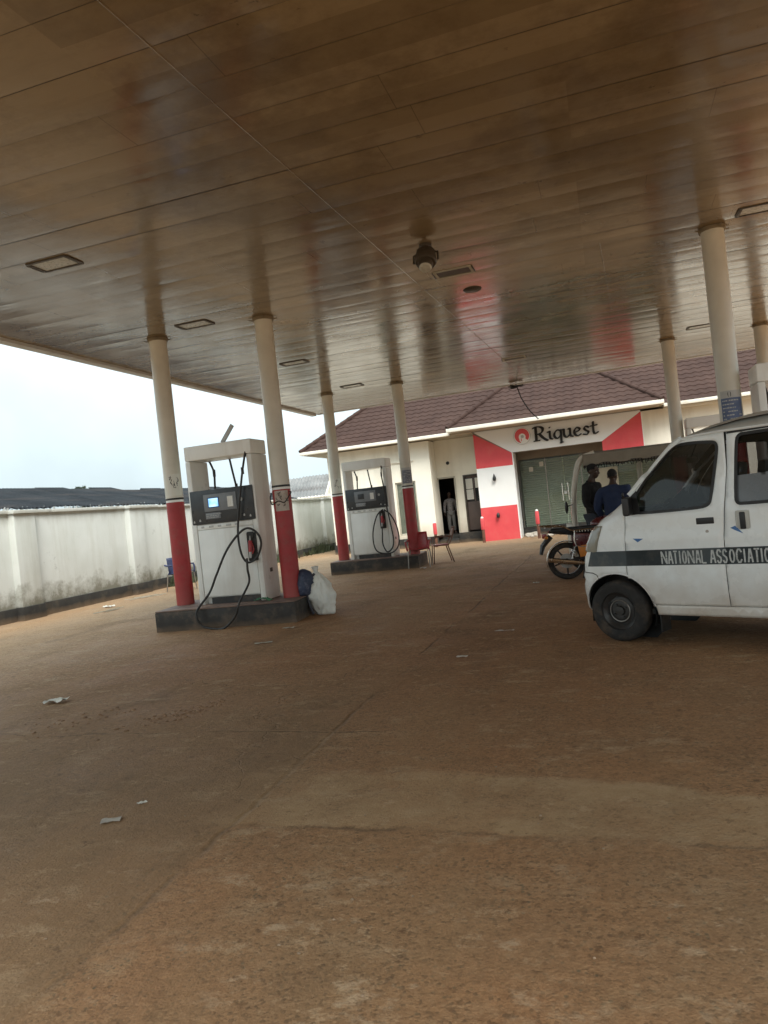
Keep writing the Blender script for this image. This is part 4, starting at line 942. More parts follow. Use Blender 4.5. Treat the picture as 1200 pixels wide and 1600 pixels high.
# sliding door of the wing, mostly behind a column
SP('side_door', 'frame_tan', lambda g: (g.box(-7.26, -7.21, 25.05, 25.12, .46, 2.37, .004), g.box(-6.55, -6.50, 25.05, 25.12, .46, 2.37, .004), g.box(-7.207, -6.553, 25.05, 25.12, 2.31, 2.37, .004), g.box(-7.207, -6.553, 25.05, 25.12, .46, .53, .004)))
M['green_glass'] = mat('green_glass', (.115, .125, .095), .2, .3, 3, dirt=(.28, .25, .18), damt=.5, dscale=3, dthr=.55)
SP('side_door_pane', 'green_glass', lambda g: g.box(-7.21, -6.55, 25.075, 25.085, .53, 2.31))
SP('ledge_lamp', 'gutter', lambda g: g.box(-7.30, -6.5, 24.95, 24.999, 3.06, 3.11, .01))
M['soot'] = mat('soot', (.20, .17, .11), .9, .3, 5)
g = B(); g.lathe([(.0, -.05), (.045, -.045), (.062, -.01), (.062, .004)], (-5.46, 25.895-OY, 2.90), (0, 1, 0), 20); g.obj('wall_vent', 'trim_black', sh)
for zc, hh in ((2.13, .19), (.86, .13)):
    g = B(); y = 24.985-OY
    g.box(-3.735, -3.645, y-.03, y+.014, zc-.06, zc+.06, .012); g.lathe([(.0, -.07), (.05, -.06), (.065, .0), (.045, .07), (.015, hh-.03), (.0, hh)], (-3.69, y-.07, zc-.02), seg=16); g.obj('wall_lamp', 'trim_black', sh)
SP('step', 'plinth', lambda g: g.box(-6.0, -5.24, 25.45, 25.71, -.02, .16, .012))

# ------------------------------------------------------------------ bollards and rubble
def bollard(x, y, label, h=.88):
    t = thing('bollard', (x, y, 0), label, 'bollard', 0, 'red topped bollards before the shop')
    g = B(); g.lathe([(.05, 0), (.05, h*.5)], seg=16); g.obj('post', 'rust', t)
    g = B(); g.lathe([(.062, h*.5), (.066, h*.54), (.064, h*.9), (.05, h*.94)], seg=16); g.obj('red_sleeve', 'sign_red', t)
    g = B(); g.lathe([(.05, h*.94), (.04, h*.99), (.0, h)], seg=16); g.obj('cap', 'sign_white', t)
bollard(-5.78, 24.2, 'red bollard before the cream wing wall left of the open doorway')
bollard(-4.16, 24.35, 'red bollard standing against the left edge of the red pillar')
bollard(-2.30, 24.0, 'red bollard in front of the glazed shop front', .95)
rdn = random.Random(21); sp = []
for k in range(26):
    x, y, s = rdn.uniform(-2.85, -1.0), 25.35+rdn.gauss(0, .22), rdn.uniform(.05, .14)
    b = bmesh.new(); bmesh.ops.create_icosphere(b, subdivisions=2, radius=s)
    for v in b.verts: v.co *= 1+.35*mnoise.noise(v.co*9+Vector((k, 0, 0)))
    bmesh.ops.scale(b, vec=(1.2, .9, .75), verts=b.verts)
    g = B(); g.add(b); o = g.obj('rubble_stone', 'stone', None, 50, loc=(x, y, s*.45)); o.rotation_euler = (0, 0, rdn.uniform(0, 6))
    tag(o, 'pale broken stone in the rubble heap under the shop front glass', 'stone', 'rubble before the shop front')

# ------------------------------------------------------------------ litter
def scrap(x, y, s, label, m='paper', name='paper_scrap', asp=.55, rz=0, amp=.35):
    g = B(); rows = [[(s*(i/8-.5), s*asp*(j/5-.5)*(1+.3*math.sin(i)), .006+s*amp*.5*(mnoise.noise(Vector((i*.5+x*7, j*.5, y)))+.35)) for i in range(9)] for j in range(6)]
    g.grid(rows); lo = min(v.co.z for v in g.bm.verts)
    for v in g.bm.verts: v.co.z += .004-lo
    o = g.obj(name, m, None, 40, loc=(x, y, 0), recalc=False); o.rotation_euler = (0, 0, rz); tag(o, label, 'litter', 'litter on the forecourt')
scrap(-5.06, 5.47, .20, 'crumpled pale wrapper lying left of the crumbled soil patch', rz=.1)
scrap(-2.62, 3.12, .10, 'dull flat scrap on the ground at lower left', 'stone', amp=.15, rz=.5)
scrap(-2.59, 3.34, .05, 'tiny white curl of paper in the lower left foreground', rz=1.0)
scrap(-1.47, 6.70, .11, 'small white scrap on the bare ground at the middle of the forecourt', amp=.12)
scrap(-1.24, 7.91, .22, 'thin pale strip of litter between the sack and the van', 'paper', asp=.18, amp=.06)
scrap(-4.30, 8.95, .17, 'thin scrap on the ground just before the near island', 'frame_tan', asp=.4, amp=.12)
scrap(-10.48, 13.12, .22, 'white scrap at the foot of the yard wall', asp=.6)
scrap(-4.17, 7.94, .22, 'pale dusty flake on the ground below the near island', 'frame_tan', asp=.3, amp=.06, rz=.3)
scrap(-1.28, 12.0, .10, 'small white scrap beside the motorcycle rear wheel', asp=.5)
scrap(-4.28, 16.35, .14, 'yellowish crumpled scrap under the red armchair', 'paper_old')
for i, (x, y, s, lab) in enumerate(((-9.9, 12.4, .30, 'loose dry stalk nearest the camera along the yard wall'), (-10.6, 14.6, .5, 'loose dry stalks by the second wall pilaster'))):
    g = B(); rd = random.Random(i)
    for k in range(7): a = rd.uniform(-.5, .5); p = Vector((rd.gauss(0, .12), rd.gauss(0, .05), .012+k*.004)); d = Vector((math.cos(a), math.sin(a), rd.uniform(-.02, .05)))*s*.5; g.tube([p-d, p, p+d], .006, 5)
    for v in g.bm.verts: v.co.z = max(v.co.z, .003)
    o = g.obj('dry_stalks', 'frame_tan', None, loc=(x, y, 0)); o.rotation_euler = (0, 0, 1.2); tag(o, lab, 'litter', 'litter on the forecourt')
rd = random.Random(77)
g = B()
for k in range(700):
    x, y = rd.uniform(-11, 4), rd.uniform(1.2, 24); r = rd.uniform(.002, .0065)
    if rd.random() < .5: y = rd.uniform(1.2, 8)
    b = bmesh.new(); bmesh.ops.create_icosphere(b, subdivisions=1, radius=r); g.add(b, Matrix.Translation((x, y, r*.3)) @ Matrix.Diagonal((1.3, 1, .7, 1)))
o = g.obj('pebbles', 'pebble', None, 180); tag(o, 'tiny pale pebbles strewn over the forecourt', 'pebbles', kind='stuff')

# ------------------------------------------------------------------ people
def skin_bm(nodes, edges, sub=2):
    """nodes: name -> (co, rx, ry); grows a limb surface over connected edges and returns its bmesh"""
    names = list(nodes); me = bpy.data.meshes.new('sk'); me.from_pydata([nodes[n][0] for n in names], [(names.index(a), names.index(b)) for a, b in edges], [])
    o = bpy.data.objects.new('sk', me); COL.objects.link(o)
    md = o.modifiers.new('s', 'SKIN'); md.use_smooth_shade = True
    for i, n in enumerate(names):
        v = me.skin_vertices[0].data[i]; v.radius = nodes[n][1:3]; v.use_root = (i == 0)
    s2 = o.modifiers.new('ss', 'SUBSURF'); s2.levels = sub; s2.render_levels = sub
    dg = bpy.context.evaluated_depsgraph_get(); ev = o.evaluated_get(dg); m2 = ev.to_mesh(); bm = bmesh.new(); bm.from_mesh(m2); ev.to_mesh_clear()
    bpy.data.objects.remove(o); bpy.data.meshes.remove(me); return bm
def remesh(bm, voxel, smooth=4):
    me = bpy.data.meshes.new('rm'); bm.to_mesh(me); bm.free(); o = bpy.data.objects.new('rm', me); COL.objects.link(o)
    md = o.modifiers.new('r', 'REMESH'); md.mode = 'VOXEL'; md.voxel_size = voxel
    s = o.modifiers.new('sm', 'SMOOTH'); s.factor = .5; s.iterations = smooth
    dg = bpy.context.evaluated_depsgraph_get(); ev = o.evaluated_get(dg); m2 = ev.to_mesh(); b2 = bmesh.new(); b2.from_mesh(m2); ev.to_mesh_clear()
    bpy.data.objects.remove(o); bpy.data.meshes.remove(me); return b2
def frame(d, up):
    d = d.normalized(); sx = d.cross(up).normalized(); return d, sx, sx.cross(d)
def hand(g, wrist, d, palm_n, thumb_side, curl=.5):
    """palm, four unequal bent fingers and a thumb; d = direction of the fingers, palm_n = out of the palm"""
    d = d.normalized(); n = (palm_n-d*palm_n.dot(d)).normalized(); s = d.cross(n)*thumb_side
    q = Matrix((s, d, n)).transposed().to_4x4(); q.translation = wrist+d*.05
    b = bmesh.new(); bmesh.ops.create_uvsphere(b, u_segments=14, v_segments=10, radius=1); bmesh.ops.scale(b, vec=(.042, .058, .017), verts=b.verts); g.add(b, q)
    for k, ln in enumerate((.070, .078, .073, .058)):
        off = s*(.031-.021*k); p = wrist+d*.09+off; pts = [p-d*.02]; a = .15; dirv = d
        for seg, f in ((0, .45), (1, .32), (2, .23)):
            a += curl*(.55+.12*k); dirv = (d*math.cos(a)+n*math.sin(a)); pts.append(pts[-1]+dirv*(ln*f+(.02 if seg == 0 else 0)))
        g.tube(pts, .0095, 8, radii=[.0105, .0100, .0090, .0072])
    p = wrist+d*.03+s*.034; t1 = p+(d*.55+s*.75+n*.25).normalized()*.04; g.tube([p-s*.015, t1, t1+(d*.9+s*.15+n*.3).normalized()*.035], .010, 8, radii=[.013, .0115, .008])
def head_bm(g, c, yaw, pitch=0):
    """c = centre of the head; local front is -Y"""
    m = Matrix.Translation(c) @ Matrix.Rotation(yaw, 4, 'Z') @ Matrix.Rotation(pitch, 4, 'X')
    h = B()
    h.ball((0, .012, .028), (.074, .095, .088), 24); h.ball((0, -.022, -.028), (.060, .068, .078), 20); h.ball((0, -.050, -.085), (.036, .034, .026), 14)
    h.ball((0, -.070, .032), (.058, .024, .014), 12)                                   # brow
    h.tube([(0, -.082, .022), (0, -.096, -.004), (0, -.108, -.028)], .012, 8, radii=[.009, .012, .015]); h.ball((.014, -.094, -.030), .010, 8); h.ball((-.014, -.094, -.030), .010, 8)
    h.ball((0, -.086, -.055), (.024, .012, .008), 10); h.ball((0, -.083, -.068), (.022, .013, .009), 10)
    for sx in (-1, 1): h.ball((sx*.076, .012, -.005), (.010, .020, .031), 10); h.ball((sx*.040, -.058, -.020), (.020, .02, .02), 10)
    bmesh.ops.transform(h.bm, matrix=m, verts=h.bm.verts); g.add(h.bm)
    return m
def person(loc, rz, label, shirt, trousers, J, hyaw=0, hpitch=0, curl=.6, scale=1.0, long_sleeve=True, shoes=True, hair=True, bulk=1.0):
    """J: joint positions in local space, front = -Y, left hand = +X"""
    root = thing('person', loc, label, 'person', rz); root.scale = (scale,)*3
    V = {k: Vector(v) for k, v in J.items()}
    nodes = {'pelvis': (V['pelvis'], .125, .105), 'waist': (V['waist'], .122, .098), 'chest': (V['chest'], .145, .108), 'uc': (V['collar']-Vector((0, 0, .055)), .115, .09), 'collar': (V['collar'], .075, .070), 'neck': (V['neck'], .055, .056), 'skull': (V['head']-Vector((0, 0, .02)), .052, .055)}
    edges = [('pelvis', 'waist'), ('waist', 'chest'), ('chest', 'uc'), ('uc', 'collar'), ('collar', 'neck'), ('neck', 'skull')]
    for sd in 'LR':
        nodes['sh'+sd] = (V['sh'+sd], .066, .066); nodes['el'+sd] = (V['el'+sd], .046, .046); nodes['fm'+sd] = (V['el'+sd].lerp(V['wr'+sd], .3), .043, .043); nodes['wr'+sd] = (V['wr'+sd], .029, .026)
        nodes['hip'+sd] = (V['hip'+sd], .095, .095); nodes['kn'+sd] = (V['kn'+sd], .060, .062); nodes['cf'+sd] = (V['kn'+sd].lerp(V['an'+sd], .3), .057, .060); nodes['an'+sd] = (V['an'+sd], .038, .042); nodes['toe'+sd] = (V['toe'+sd], .038, .026)
        edges += [('uc', 'sh'+sd), ('sh'+sd, 'el'+sd), ('el'+sd, 'fm'+sd), ('fm'+sd, 'wr'+sd), ('pelvis', 'hip'+sd), ('hip'+sd, 'kn'+sd), ('kn'+sd, 'cf'+sd), ('cf'+sd, 'an'+sd), ('an'+sd, 'toe'+sd)]
    g = B(); g.add(skin_bm(nodes, edges, 2)); hm = head_bm(g, V['head'], hyaw, hpitch)
    for sd, ts in (('L', 1), ('R', -1)):
        d = (V['wr'+sd]-V['el'+sd]); hand(g, V['wr'+sd], d, Vector((-ts, -.3, 0)), -ts, curl)
    rb = remesh(g.bm, .0075, 3); g = B(); g.add(rb); g.obj('body', 'skin', root, 180)
    def cloth(name, m, nd, ed, vox=.012):
        g = B(); g.add(skin_bm(nd, ed, 2)); b = remesh(g.bm, vox, 5)
        for v in b.verts:
            k = mnoise.noise(v.co*11+Vector((len(label), 0, 0)))*.006+mnoise.noise(Vector((v.co.x*5, v.co.y*5, v.co.z*22)))*.005; v.co += v.normal*k
        g = B(); g.add(b); return g.obj(name, m, root, 180)
    e = .016
    nd = {'waist': (V['pelvis'].lerp(V['waist'], -.42), .152, .130), 'mid': (V['waist'], .148, .122), 'chest': (V['chest'], .170, .128), 'uc': (V['collar']-Vector((0, 0, .055)), .135, .108), 'collar': (V['collar']+Vector((0, 0, .012)), .088, .082), 'nk': (V['collar'].lerp(V['neck'], .72), .068, .068)}
    ed = [('waist', 'mid'), ('mid', 'chest'), ('chest', 'uc'), ('uc', 'collar'), ('collar', 'nk')]
    for sd in 'LR':
        nd['sh'+sd] = (V['sh'+sd]+Vector((0, 0, -.005)), .080, .080); nd['el'+sd] = (V['el'+sd], .062, .062); ed += [('uc', 'sh'+sd), ('sh'+sd, 'el'+sd)]
        if long_sleeve: nd['wr'+sd] = (V['el'+sd].lerp(V['wr'+sd], .95), .044, .044); ed += [('el'+sd, 'wr'+sd)]
    nd = {k: (v[0], v[1]*(bulk if k in ('waist', 'mid', 'chest', 'uc') else 1+(bulk-1)*.5), v[2]*(1+(bulk-1)*.6)) for k, v in nd.items()}
    cloth('shirt', shirt, nd, ed)
    nd = {'pelvis': (V['pelvis'], .140, .120)}; ed = []
    for sd in 'LR':
        nd['hip'+sd] = (V['hip'+sd], .110, .112); nd['kn'+sd] = (V['kn'+sd], .080, .082); nd['an'+sd] = (V['an'+sd]+Vector((0, 0, .02)), .062, .066); ed += [('pelvis', 'hip'+sd), ('hip'+sd, 'kn'+sd), ('kn'+sd, 'an'+sd)]
    cloth('trousers', trousers, nd, ed)
    for sd in 'LR':
        g = B(); a, tt = V['an'+sd], V['toe'+sd]; back = a+(a-tt).normalized()*.05; zf = tt.z-.02
        b = skin_bm({'a': (Vector((back.x, back.y, zf+.035)), .040, .040), 'b': (Vector((a.x, a.y, zf+.045)), .046, .050), 'c': (tt, .048, .034), 'd': (tt+(tt-a).normalized()*.05, .038, .026)}, [('a', 'b'), ('b', 'c'), ('c', 'd')], 2); g.add(b); g.obj('shoe', 'shoe', root, 180)
    if hair:
        g = B(); g.ball((0, .016, .036), (.0765, .0975, .089), 28)
        bmesh.ops.delete(g.bm, geom=[v for v in g.bm.verts if v.co.z < .015-.5*(v.co.y+.02) or (v.co.y < -.058 and v.co.z < .075)], context='VERTS')
        for v in g.bm.verts: v.co += v.co.normalized()*.002*mnoise.noise(v.co*120)
        bmesh.ops.transform(g.bm, matrix=hm, verts=g.bm.verts); g.obj('hair', 'hair', root, 180)
    for sx in (-1, 1):
        g = B(); g.ball(hm @ Vector((sx*.030, -.0665, .008)), .0115, 12); g.obj('eye', 'eye', root, 180)
    return root
def standing(**kw):
    J = dict(pelvis=(0, 0, .93), waist=(0, .005, 1.10), chest=(0, .0, 1.30), collar=(0, .015, 1.455), neck=(0, .01, 1.52), head=(0, -.015, 1.635),
             shL=(.185, .01, 1.41), shR=(-.185, .01, 1.41), elL=(.245, .03, 1.12), elR=(-.245, .03, 1.12), wrL=(.255, -.06, .88), wrR=(-.255, -.06, .88),
             hipL=(.085, 0, .88), hipR=(-.085, 0, .88), knL=(.10, -.015, .49), knR=(-.10, -.015, .49), anL=(.105, .025, .085), anR=(-.105, .025, .085), toeL=(.125, -.12, .035), toeR=(-.125, -.12, .035))
    J.update(kw); return J
person((-.27, 12.95, 0), R(68), 'man in black top standing in profile behind the motorcycle', 'cloth_black', 'denim', standing(head=(0, -.045, 1.64), neck=(0, -.008, 1.52), wrL=(.20, -.20, .93), wrR=(-.20, -.18, .93)), 0, R(12), scale=1.055, bulk=1.15)
person((.07, 12.55, 0), R(168), 'man in blue jacket seen from behind beside the van front', 'cloth_blue', 'denim', standing(shL=(.215, .01, 1.40), shR=(-.215, .01, 1.40), elL=(.295, .02, 1.12), elR=(-.295, .02, 1.12), wrL=(.24, -.16, .95), wrR=(-.24, -.16, .95), head=(.0, -.03, 1.63)), R(-12), R(10), scale=.985, bulk=1.35)
person((-5.62, 26.32, .318), R(12), 'person in patterned shirt and grey trousers in the dark doorway', 'patterned_shirt', 'cloth_grey', standing(), R(-15), scale=.88, hair=False)

# ------------------------------------------------------------------ motorcycle (local: +X forward, rear axle above the origin)
mc = thing('motorcycle', (-.775, 12.25, 0), 'black motorcycle with orange plate parked before the two men', 'motorcycle', R(8))
def cast_wheel(name, cx, r=.305, wd=.085):
    g = B(); pr = [(r-.075, -wd*.42), (r-.03, -wd*.5), (r-.006, -wd*.32), (r, 0), (r-.006, wd*.32), (r-.03, wd*.5), (r-.075, wd*.42)]; g.lathe(pr+[(r-.082, 0)], (cx, 0, r), (0, 1, 0), 48, closed=True); w_ = g.obj('tyre', 'tyre', mc)
    g = B(); g.lathe([(r-.070, -wd*.40), (r-.088, -wd*.28), (r-.095, 0), (r-.088, wd*.28), (r-.070, wd*.40)], (cx, 0, r), (0, 1, 0), 48, caps=False)
    g.cyl((cx, -.06, r), (cx, .06, r), .042, .042, 20)
    for k in range(5):
        a = math.pi/2*3+k*2*math.pi/5; d = Vector((math.cos(a), 0, math.sin(a))); p = Vector((cx, 0, r)); n = Vector((-d.z, 0, d.x))
        for s in (-1, 1): pass
        b = bmesh.new(); bmesh.ops.create_cube(b, size=1); bmesh.ops.scale(b, vec=(.034, .03, r-.12), verts=b.verts)
        for v in b.verts:
            if v.co.z > 0: v.co.x *= .7
        mm = Matrix((n, Vector((0, 1, 0)), d)).transposed().to_4x4(); mm.translation = p+d*(.035+(r-.12)/2); g.add(b, mm)
    g.obj('rim', 'bike_black', w_)
    g = B(); g.lathe([(.035, -.03), (.12, -.028), (.12, -.022), (.035, -.02)], (cx, .0, r), (0, 1, 0), 28, closed=True); g.obj('brake_disc', 'steel', w_)
cast_wheel('rear', 0); cast_wheel('front', 1.27)
g = B(); g.tube([(.46, -.09, .36), (.02, -.095, .305)], .021, 8); g.tube([(.46, .09, .36), (.02, .095, .305)], .021, 8); g.obj('swingarm', 'dark_steel', mc)
g = B(); g.tube([(.90, 0, .86), (.60, 0, .75), (.1, -.1, .74), (-.25, -.1, .80)], .018, 8); g.tube([(.60, 0, .75), (.1, .1, .74), (-.25, .1, .80)], .018, 8); g.tube([(.92, 0, .86), (.80, 0, .45), (.62, 0, .26), (.40, 0, .30), (.32, 0, .72)], .02, 8, 3); g.obj('frame', 'bike_black', mc)
for sy in (-1, 1):
    g = B(); g.cyl((.08, sy*.115, .34), (.20, sy*.115, .70), .012, .012, 10)
    P = [Vector((.10, sy*.115, .40)).lerp(Vector((.19, sy*.115, .66)), k/60)+Vector((math.cos(k*.75)*.028, math.sin(k*.75)*.028, 0)) for k in range(61)]; g.tube(P, .007, 5); g.obj('shock_absorber', 'chrome', mc)
g = B(); g.box(-.22, .55, -.125, .125, .775, .85, .035, seg=3); g.box(-.02, .55, -.12, .12, .76, .80, .02); g.obj('seat', 'seat_black', mc)
g = B()
rows = []
for k in range(15):
    a = R(68+k*9); rows.append([((.322+.010*math.sin(q/4*math.pi))*math.cos(a), -.07+.14*q/4, .305+(.322+.014*math.sin(q/4*math.pi))*math.sin(a)) for q in range(5)])
g.grid(rows); o = g.obj('rear_mudguard', 'chrome', mc); o.modifiers.new('t', 'SOLIDIFY').thickness = .004
g = B()
for y in (-.10, 0, .10): g.tube([(.02, y, .875), (-.30, y, .885), (-.36, y, .91)], .010, 6)
for x in (-.05, -.18, -.30): g.tube([(x, -.12, .88), (x, .12, .88)], .010, 6)
g.tube([(.1, -.13, .80), (-.05, -.13, .88), (-.34, -.12, .905), (-.38, 0, .93), (-.34, .12, .905), (-.05, .13, .88), (.1, .13, .80)], .012, 6, 4); g.obj('luggage_rack', 'chrome', mc)
g = B(); g.box(-.36, -.28, -.065, .065, .70, .78, .02); g.obj('tail_light', 'red_lens', mc)
for sy in (-1, 1):
    g = B(); g.tube([(-.27, sy*.07, .72), (-.29, sy*.17, .72)], .008, 6); g.ball((-.30, sy*.20, .72), (.03, .035, .028), 12); g.obj('rear_indicator', 'orange', mc)
g = B(); g.tube([(-.22, 0, .73), (-.36, 0, .58), (-.40, 0, .44)], .03, 8, radii=[.05, .045, .03]); g.obj('tail_flap', 'bike_black', mc)
g = B(); g.box(.195, .40, -.162, -.150, .37, .55, .008, rot=Matrix.Rotation(R(-8), 4, 'Y')); g.obj('orange_plate', 'orange', mc)
g = B(); g.box(.12, .46, -.145, -.10, .52, .74, .03, rot=Matrix.Rotation(R(8), 4, 'Y')); g.box(.12, .46, .10, .145, .52, .74, .03); g.obj('side_panel', 'bike_red', mc)
g = B(); g.box(.46, .74, -.11, .11, .24, .44, .04); g.cyl((.66, 0, .42), (.74, 0, .66), .075, .065, 18)
for k in range(6): g.cyl((.665+k*.012, 0, .45+k*.032), (.668+k*.012, 0, .462+k*.032), .098, .098, 18)
g.obj('engine', 'engine', mc)
g = B(); g.tube([(.76, -.06, .58), (.86, -.10, .45), (.74, -.14, .24), (.40, -.15, .24), (.0, -.16, .30), (-.30, -.16, .36)], .03, 10, radii=[.02, .02, .02, .024, .044, .04]); g.obj('exhaust', 'chrome', mc)
g = B(); g.ball((.68, 0, .86), (.25, .14, .12), 20); g.box(.50, .86, -.11, .11, .78, .86, .04); g.obj('fuel_tank', 'bike_red', mc)
for sy in (-1, 1):
    g = B(); g.tube([(.92, sy*.085, .95), (1.27, sy*.085, .305)], .022, 10); g.obj('fork_leg', 'chrome', mc)
g = B(); g.tube([(.80, -.38, 1.03), (.90, -.30, 1.07), (.92, -.08, 1.0), (.92, .08, 1.0), (.90, .30, 1.07), (.80, .38, 1.03)], .014, 8, 4); g.obj('handlebar', 'chrome', mc)
for sy in (-1, 1):
    g = B(); g.tube([(.90, sy*.28, 1.07), (.93, sy*.34, 1.25)], .006, 6); g.ball((.93, sy*.36, 1.28), (.018, .065, .045), 14); g.obj('mirror', 'trim_black', mc)
g = B(); g.lathe([(.0, -.10), (.06, -.09), (.09, .0), (.085, .02), (.0, .03)], (1.06, 0, .95), (1, 0, .0), 20); g.obj('headlight', 'lamp_lens', mc)
g = B(); rows = []
for k in range(13):
    a = R(25+k*11); rows.append([(1.27+.335*math.cos(a), -.055+.11*q/3, .305+(.335+.014*math.sin(q/3*math.pi))*math.sin(a)) for q in range(4)])
g.grid(rows); o = g.obj('front_mudguard', 'bike_red', mc); o.modifiers.new('t', 'SOLIDIFY').thickness = .004
g = B()
for k in range(9): g.tube([(.14+k*.045, -.155, .80), (.145+k*.045, -.165, .765)], .010, 6)
g.tube([(.10, -.16, .80), (.55, -.16, .80)], .010, 6); g.tube([(.16, -.15, .80), (.16, -.155, .55), (.48, -.155, .55), (.52, -.15, .80)], .011, 6, 3); g.obj('side_rail', 'chrome', mc)
g = B(); g.tube([(.28, -.1, .3), (.22, -.2, .02)], .012, 6); g.obj('side_stand', 'dark_steel', mc)

# ------------------------------------------------------------------ passenger tricycle behind the men (local: +X rearwards)
tr = thing('passenger_tricycle', (-.62, 13.6, 0), 'pale framed passenger tricycle with tan roof behind the two men', 'tricycle', R(2))
g = B(); g.tube([(.02, -.55, .40), (-.02, -.56, .80), (.01, -.57, 1.35), (.10, -.56, 1.80), (.20, -.54, 1.98), (.42, -.52, 2.05)], .042, 8, 5); g.tube([(.02, .55, .40), (-.02, .56, .80), (.01, .57, 1.35), (.10, .56, 1.80), (.20, .54, 1.98), (.42, .52, 2.05)], .042, 8, 5); g.tube([(.24, -.53, 1.97), (.20, 0, 1.985), (.24, .53, 1.97)], .03, 8, 4); g.obj('front_frame', 'gutter', tr)
g = B(); rows = [[(-.02+.02*math.cos(u*math.pi), -.52+1.04*u, .35+.5*v) for u in [i/8 for i in range(9)]] for v in [j/3 for j in range(4)]]
rows = [[(-.06-.12*math.sin(i/8*math.pi), -.54+1.08*i/8, .30+.55*j/3) for i in range(9)] for j in range(4)]; g.grid(rows); o = g.obj('front_shield', 'gutter', tr); o.modifiers.new('t', 'SOLIDIFY').thickness = .02
g = B(); rows = [[(-.03-.06*math.sin(i/8*math.pi)+.16*(j/4)**2, -.53+1.06*i/8, .90+1.0*j/4) for i in range(9)] for j in range(5)]; g.grid(rows); g.obj('windscreen', 'shop_glass', tr)
g = B(); rows = [[(.22+2.1*i/10, -.60+1.20*j/8, 2.03+.06*math.sin(j/8*math.pi)) for i in range(11)] for j in range(9)]; g.grid(rows); o = g.obj('roof', 'canvas', tr); o.modifiers.new('t', 'SOLIDIFY').thickness = .03
for sy in (-1, 1):
    g = B(); x = .22; rd = random.Random(4)
    bot = [(x+2.1*k/40, 1.86+rd.uniform(-.02, .015)) for k in range(41)]
    g.union([[(.22, 2.02), *bot, (2.32, 2.02)]], lambda u, v: (u, sy*.605, v), lambda u, v: (u, sy*.612, v)); g.obj('roof_valance', 'canvas', tr)
    g = B(); rd = random.Random(6)
    for k in range(40): xx = .24+k*.052; g.tube([(xx, sy*.6, 1.87), (xx+rd.uniform(-.02, .02), sy*.6, 1.87-rd.uniform(.03, .08))], .010, 4)
    g.box(.24, 2.3, sy*.6-.006, sy*.6+.006, 1.862, 1.874); g.obj('fringe', 'trim_black', tr)
g = B(); g.box(.25, 2.3, -.55, .55, .30, .40, .02); g.box(1.2, 1.3, -.55, .55, .40, .95, .02); g.box(2.22, 2.32, -.58, .58, .40, 1.9, .02); g.box(.30, 1.1, -.57, -.54, .40, .62, .01); g.obj('tub', 'trim_black', tr)
g = B(); g.box(1.45, 2.0, -.5, .5, .52, .66, .04); g.box(1.95, 2.12, -.5, .5, .60, 1.25, .05); g.obj('rear_seat', 'seat_black', tr)
g = B(); g.box(.55, .95, -.25, .25, .60, .72, .04); g.obj('driver_seat', 'seat_black', tr)
g = B(); g.box(1.16, 1.19, -.40, .50, 1.0, 1.82, .01); g.obj('partition_panel', 'shelf_beige', tr)
for (x, y) in ((.05, 0), (1.95, -.52), (1.95, .52)):
    g = B(); r = .23; g.lathe([(r-.09, -.05), (r-.02, -.06), (r, 0), (r-.02, .06), (r-.09, .05), (r-.10, 0)], (x, y, r), (0, 1, 0), 32, closed=True); wh = g.obj('tyre', 'tyre', tr)
    g = B(); g.cyl((x, y-.04, r), (x, y+.04, r), r-.085, None, 24); g.obj('rim', 'gutter', wh)
g = B(); g.tube([(-.02, -.58, 1.20), (-.10, -.70, 1.18)], .010, 6); g.ball((-.13, -.73, 1.16), (.03, .07, .11), 14); g.obj('mirror', 'trim_black', tr)

# ------------------------------------------------------------------ van (local: +X rearwards from the front axle, visible side at -Y)
VA = R(29.5); HW = .70
_c = Vector((-.05, 7.05, 0))+Vector((math.sin(VA), math.cos(VA), 0))*HW
van = thing('minivan', (_c.x, _c.y, 0), 'white minivan with dark lettered side stripe parked at the right', 'van', -VA)
FP = [(-.325, .235), (-.352, .32), (-.364, .45), (-.357, .60), (-.336, .74), (-.292, .90), (-.228, 1.03), (-.125, 1.13), (.02, 1.215), (.20, 1.35), (.40, 1.565), (.59, 1.745), (.72, 1.825), (.90, 1.885), (1.2, 1.93), (1.7, 1.95), (2.4, 1.945), (2.85, 1.92), (3.0, 1.87), (3.075, 1.72), (3.12, 1.45), (3.15, 1.05), (3.16, .60), (3.15, .30)]
def front_s(z):
    for a, b in zip(FP[:14], FP[1:15]):
        if a[1] <= z <= b[1]: return a[0]+(b[0]-a[0])*(z-a[1])/(b[1]-a[1])
    return FP[0][0] if z < FP[0][1] else FP[13][0]
def rear_s(z):
    q = FP[18:][::-1]
    for a, b in zip(q, q[1:]):
        if a[1] <= z <= b[1]: return a[0]+(b[0]-a[0])*(z-a[1])/(b[1]-a[1])
    return 3.15 if z < 1 else 3.0
def top_z(s):
    q = FP[:20]
    for a, b in zip(q, q[1:]):
        if a[0] <= s <= b[0] and b[1] > 1.1: return a[1]+(b[1]-a[1])*(s-a[0])/(b[0]-a[0]+1e-9)
    return 1.84 if s > 3 else 9
def rnd(d, r, k=1.0):
    d = max(0, d)
    return 0 if d >= r else k*(r-math.sqrt(max(0, r*r-(r-d)**2)))
def ysurf(s, z):
    w_ = HW
    if z > 1.16: w_ -= (z-1.16)*.155
    if z < .72: w_ -= (.72-z)**2*.18
    w_ += .006*math.exp(-((z-.93)/.05)**2)-.004*math.exp(-((z-.40)/.05)**2)
    w_ -= rnd(s-front_s(z), .16, .75); w_ -= rnd(rear_s(z)-s, .12, .6)
    if z > 1.5: w_ -= rnd(top_z(s)-z, .10, .9)
    return w_
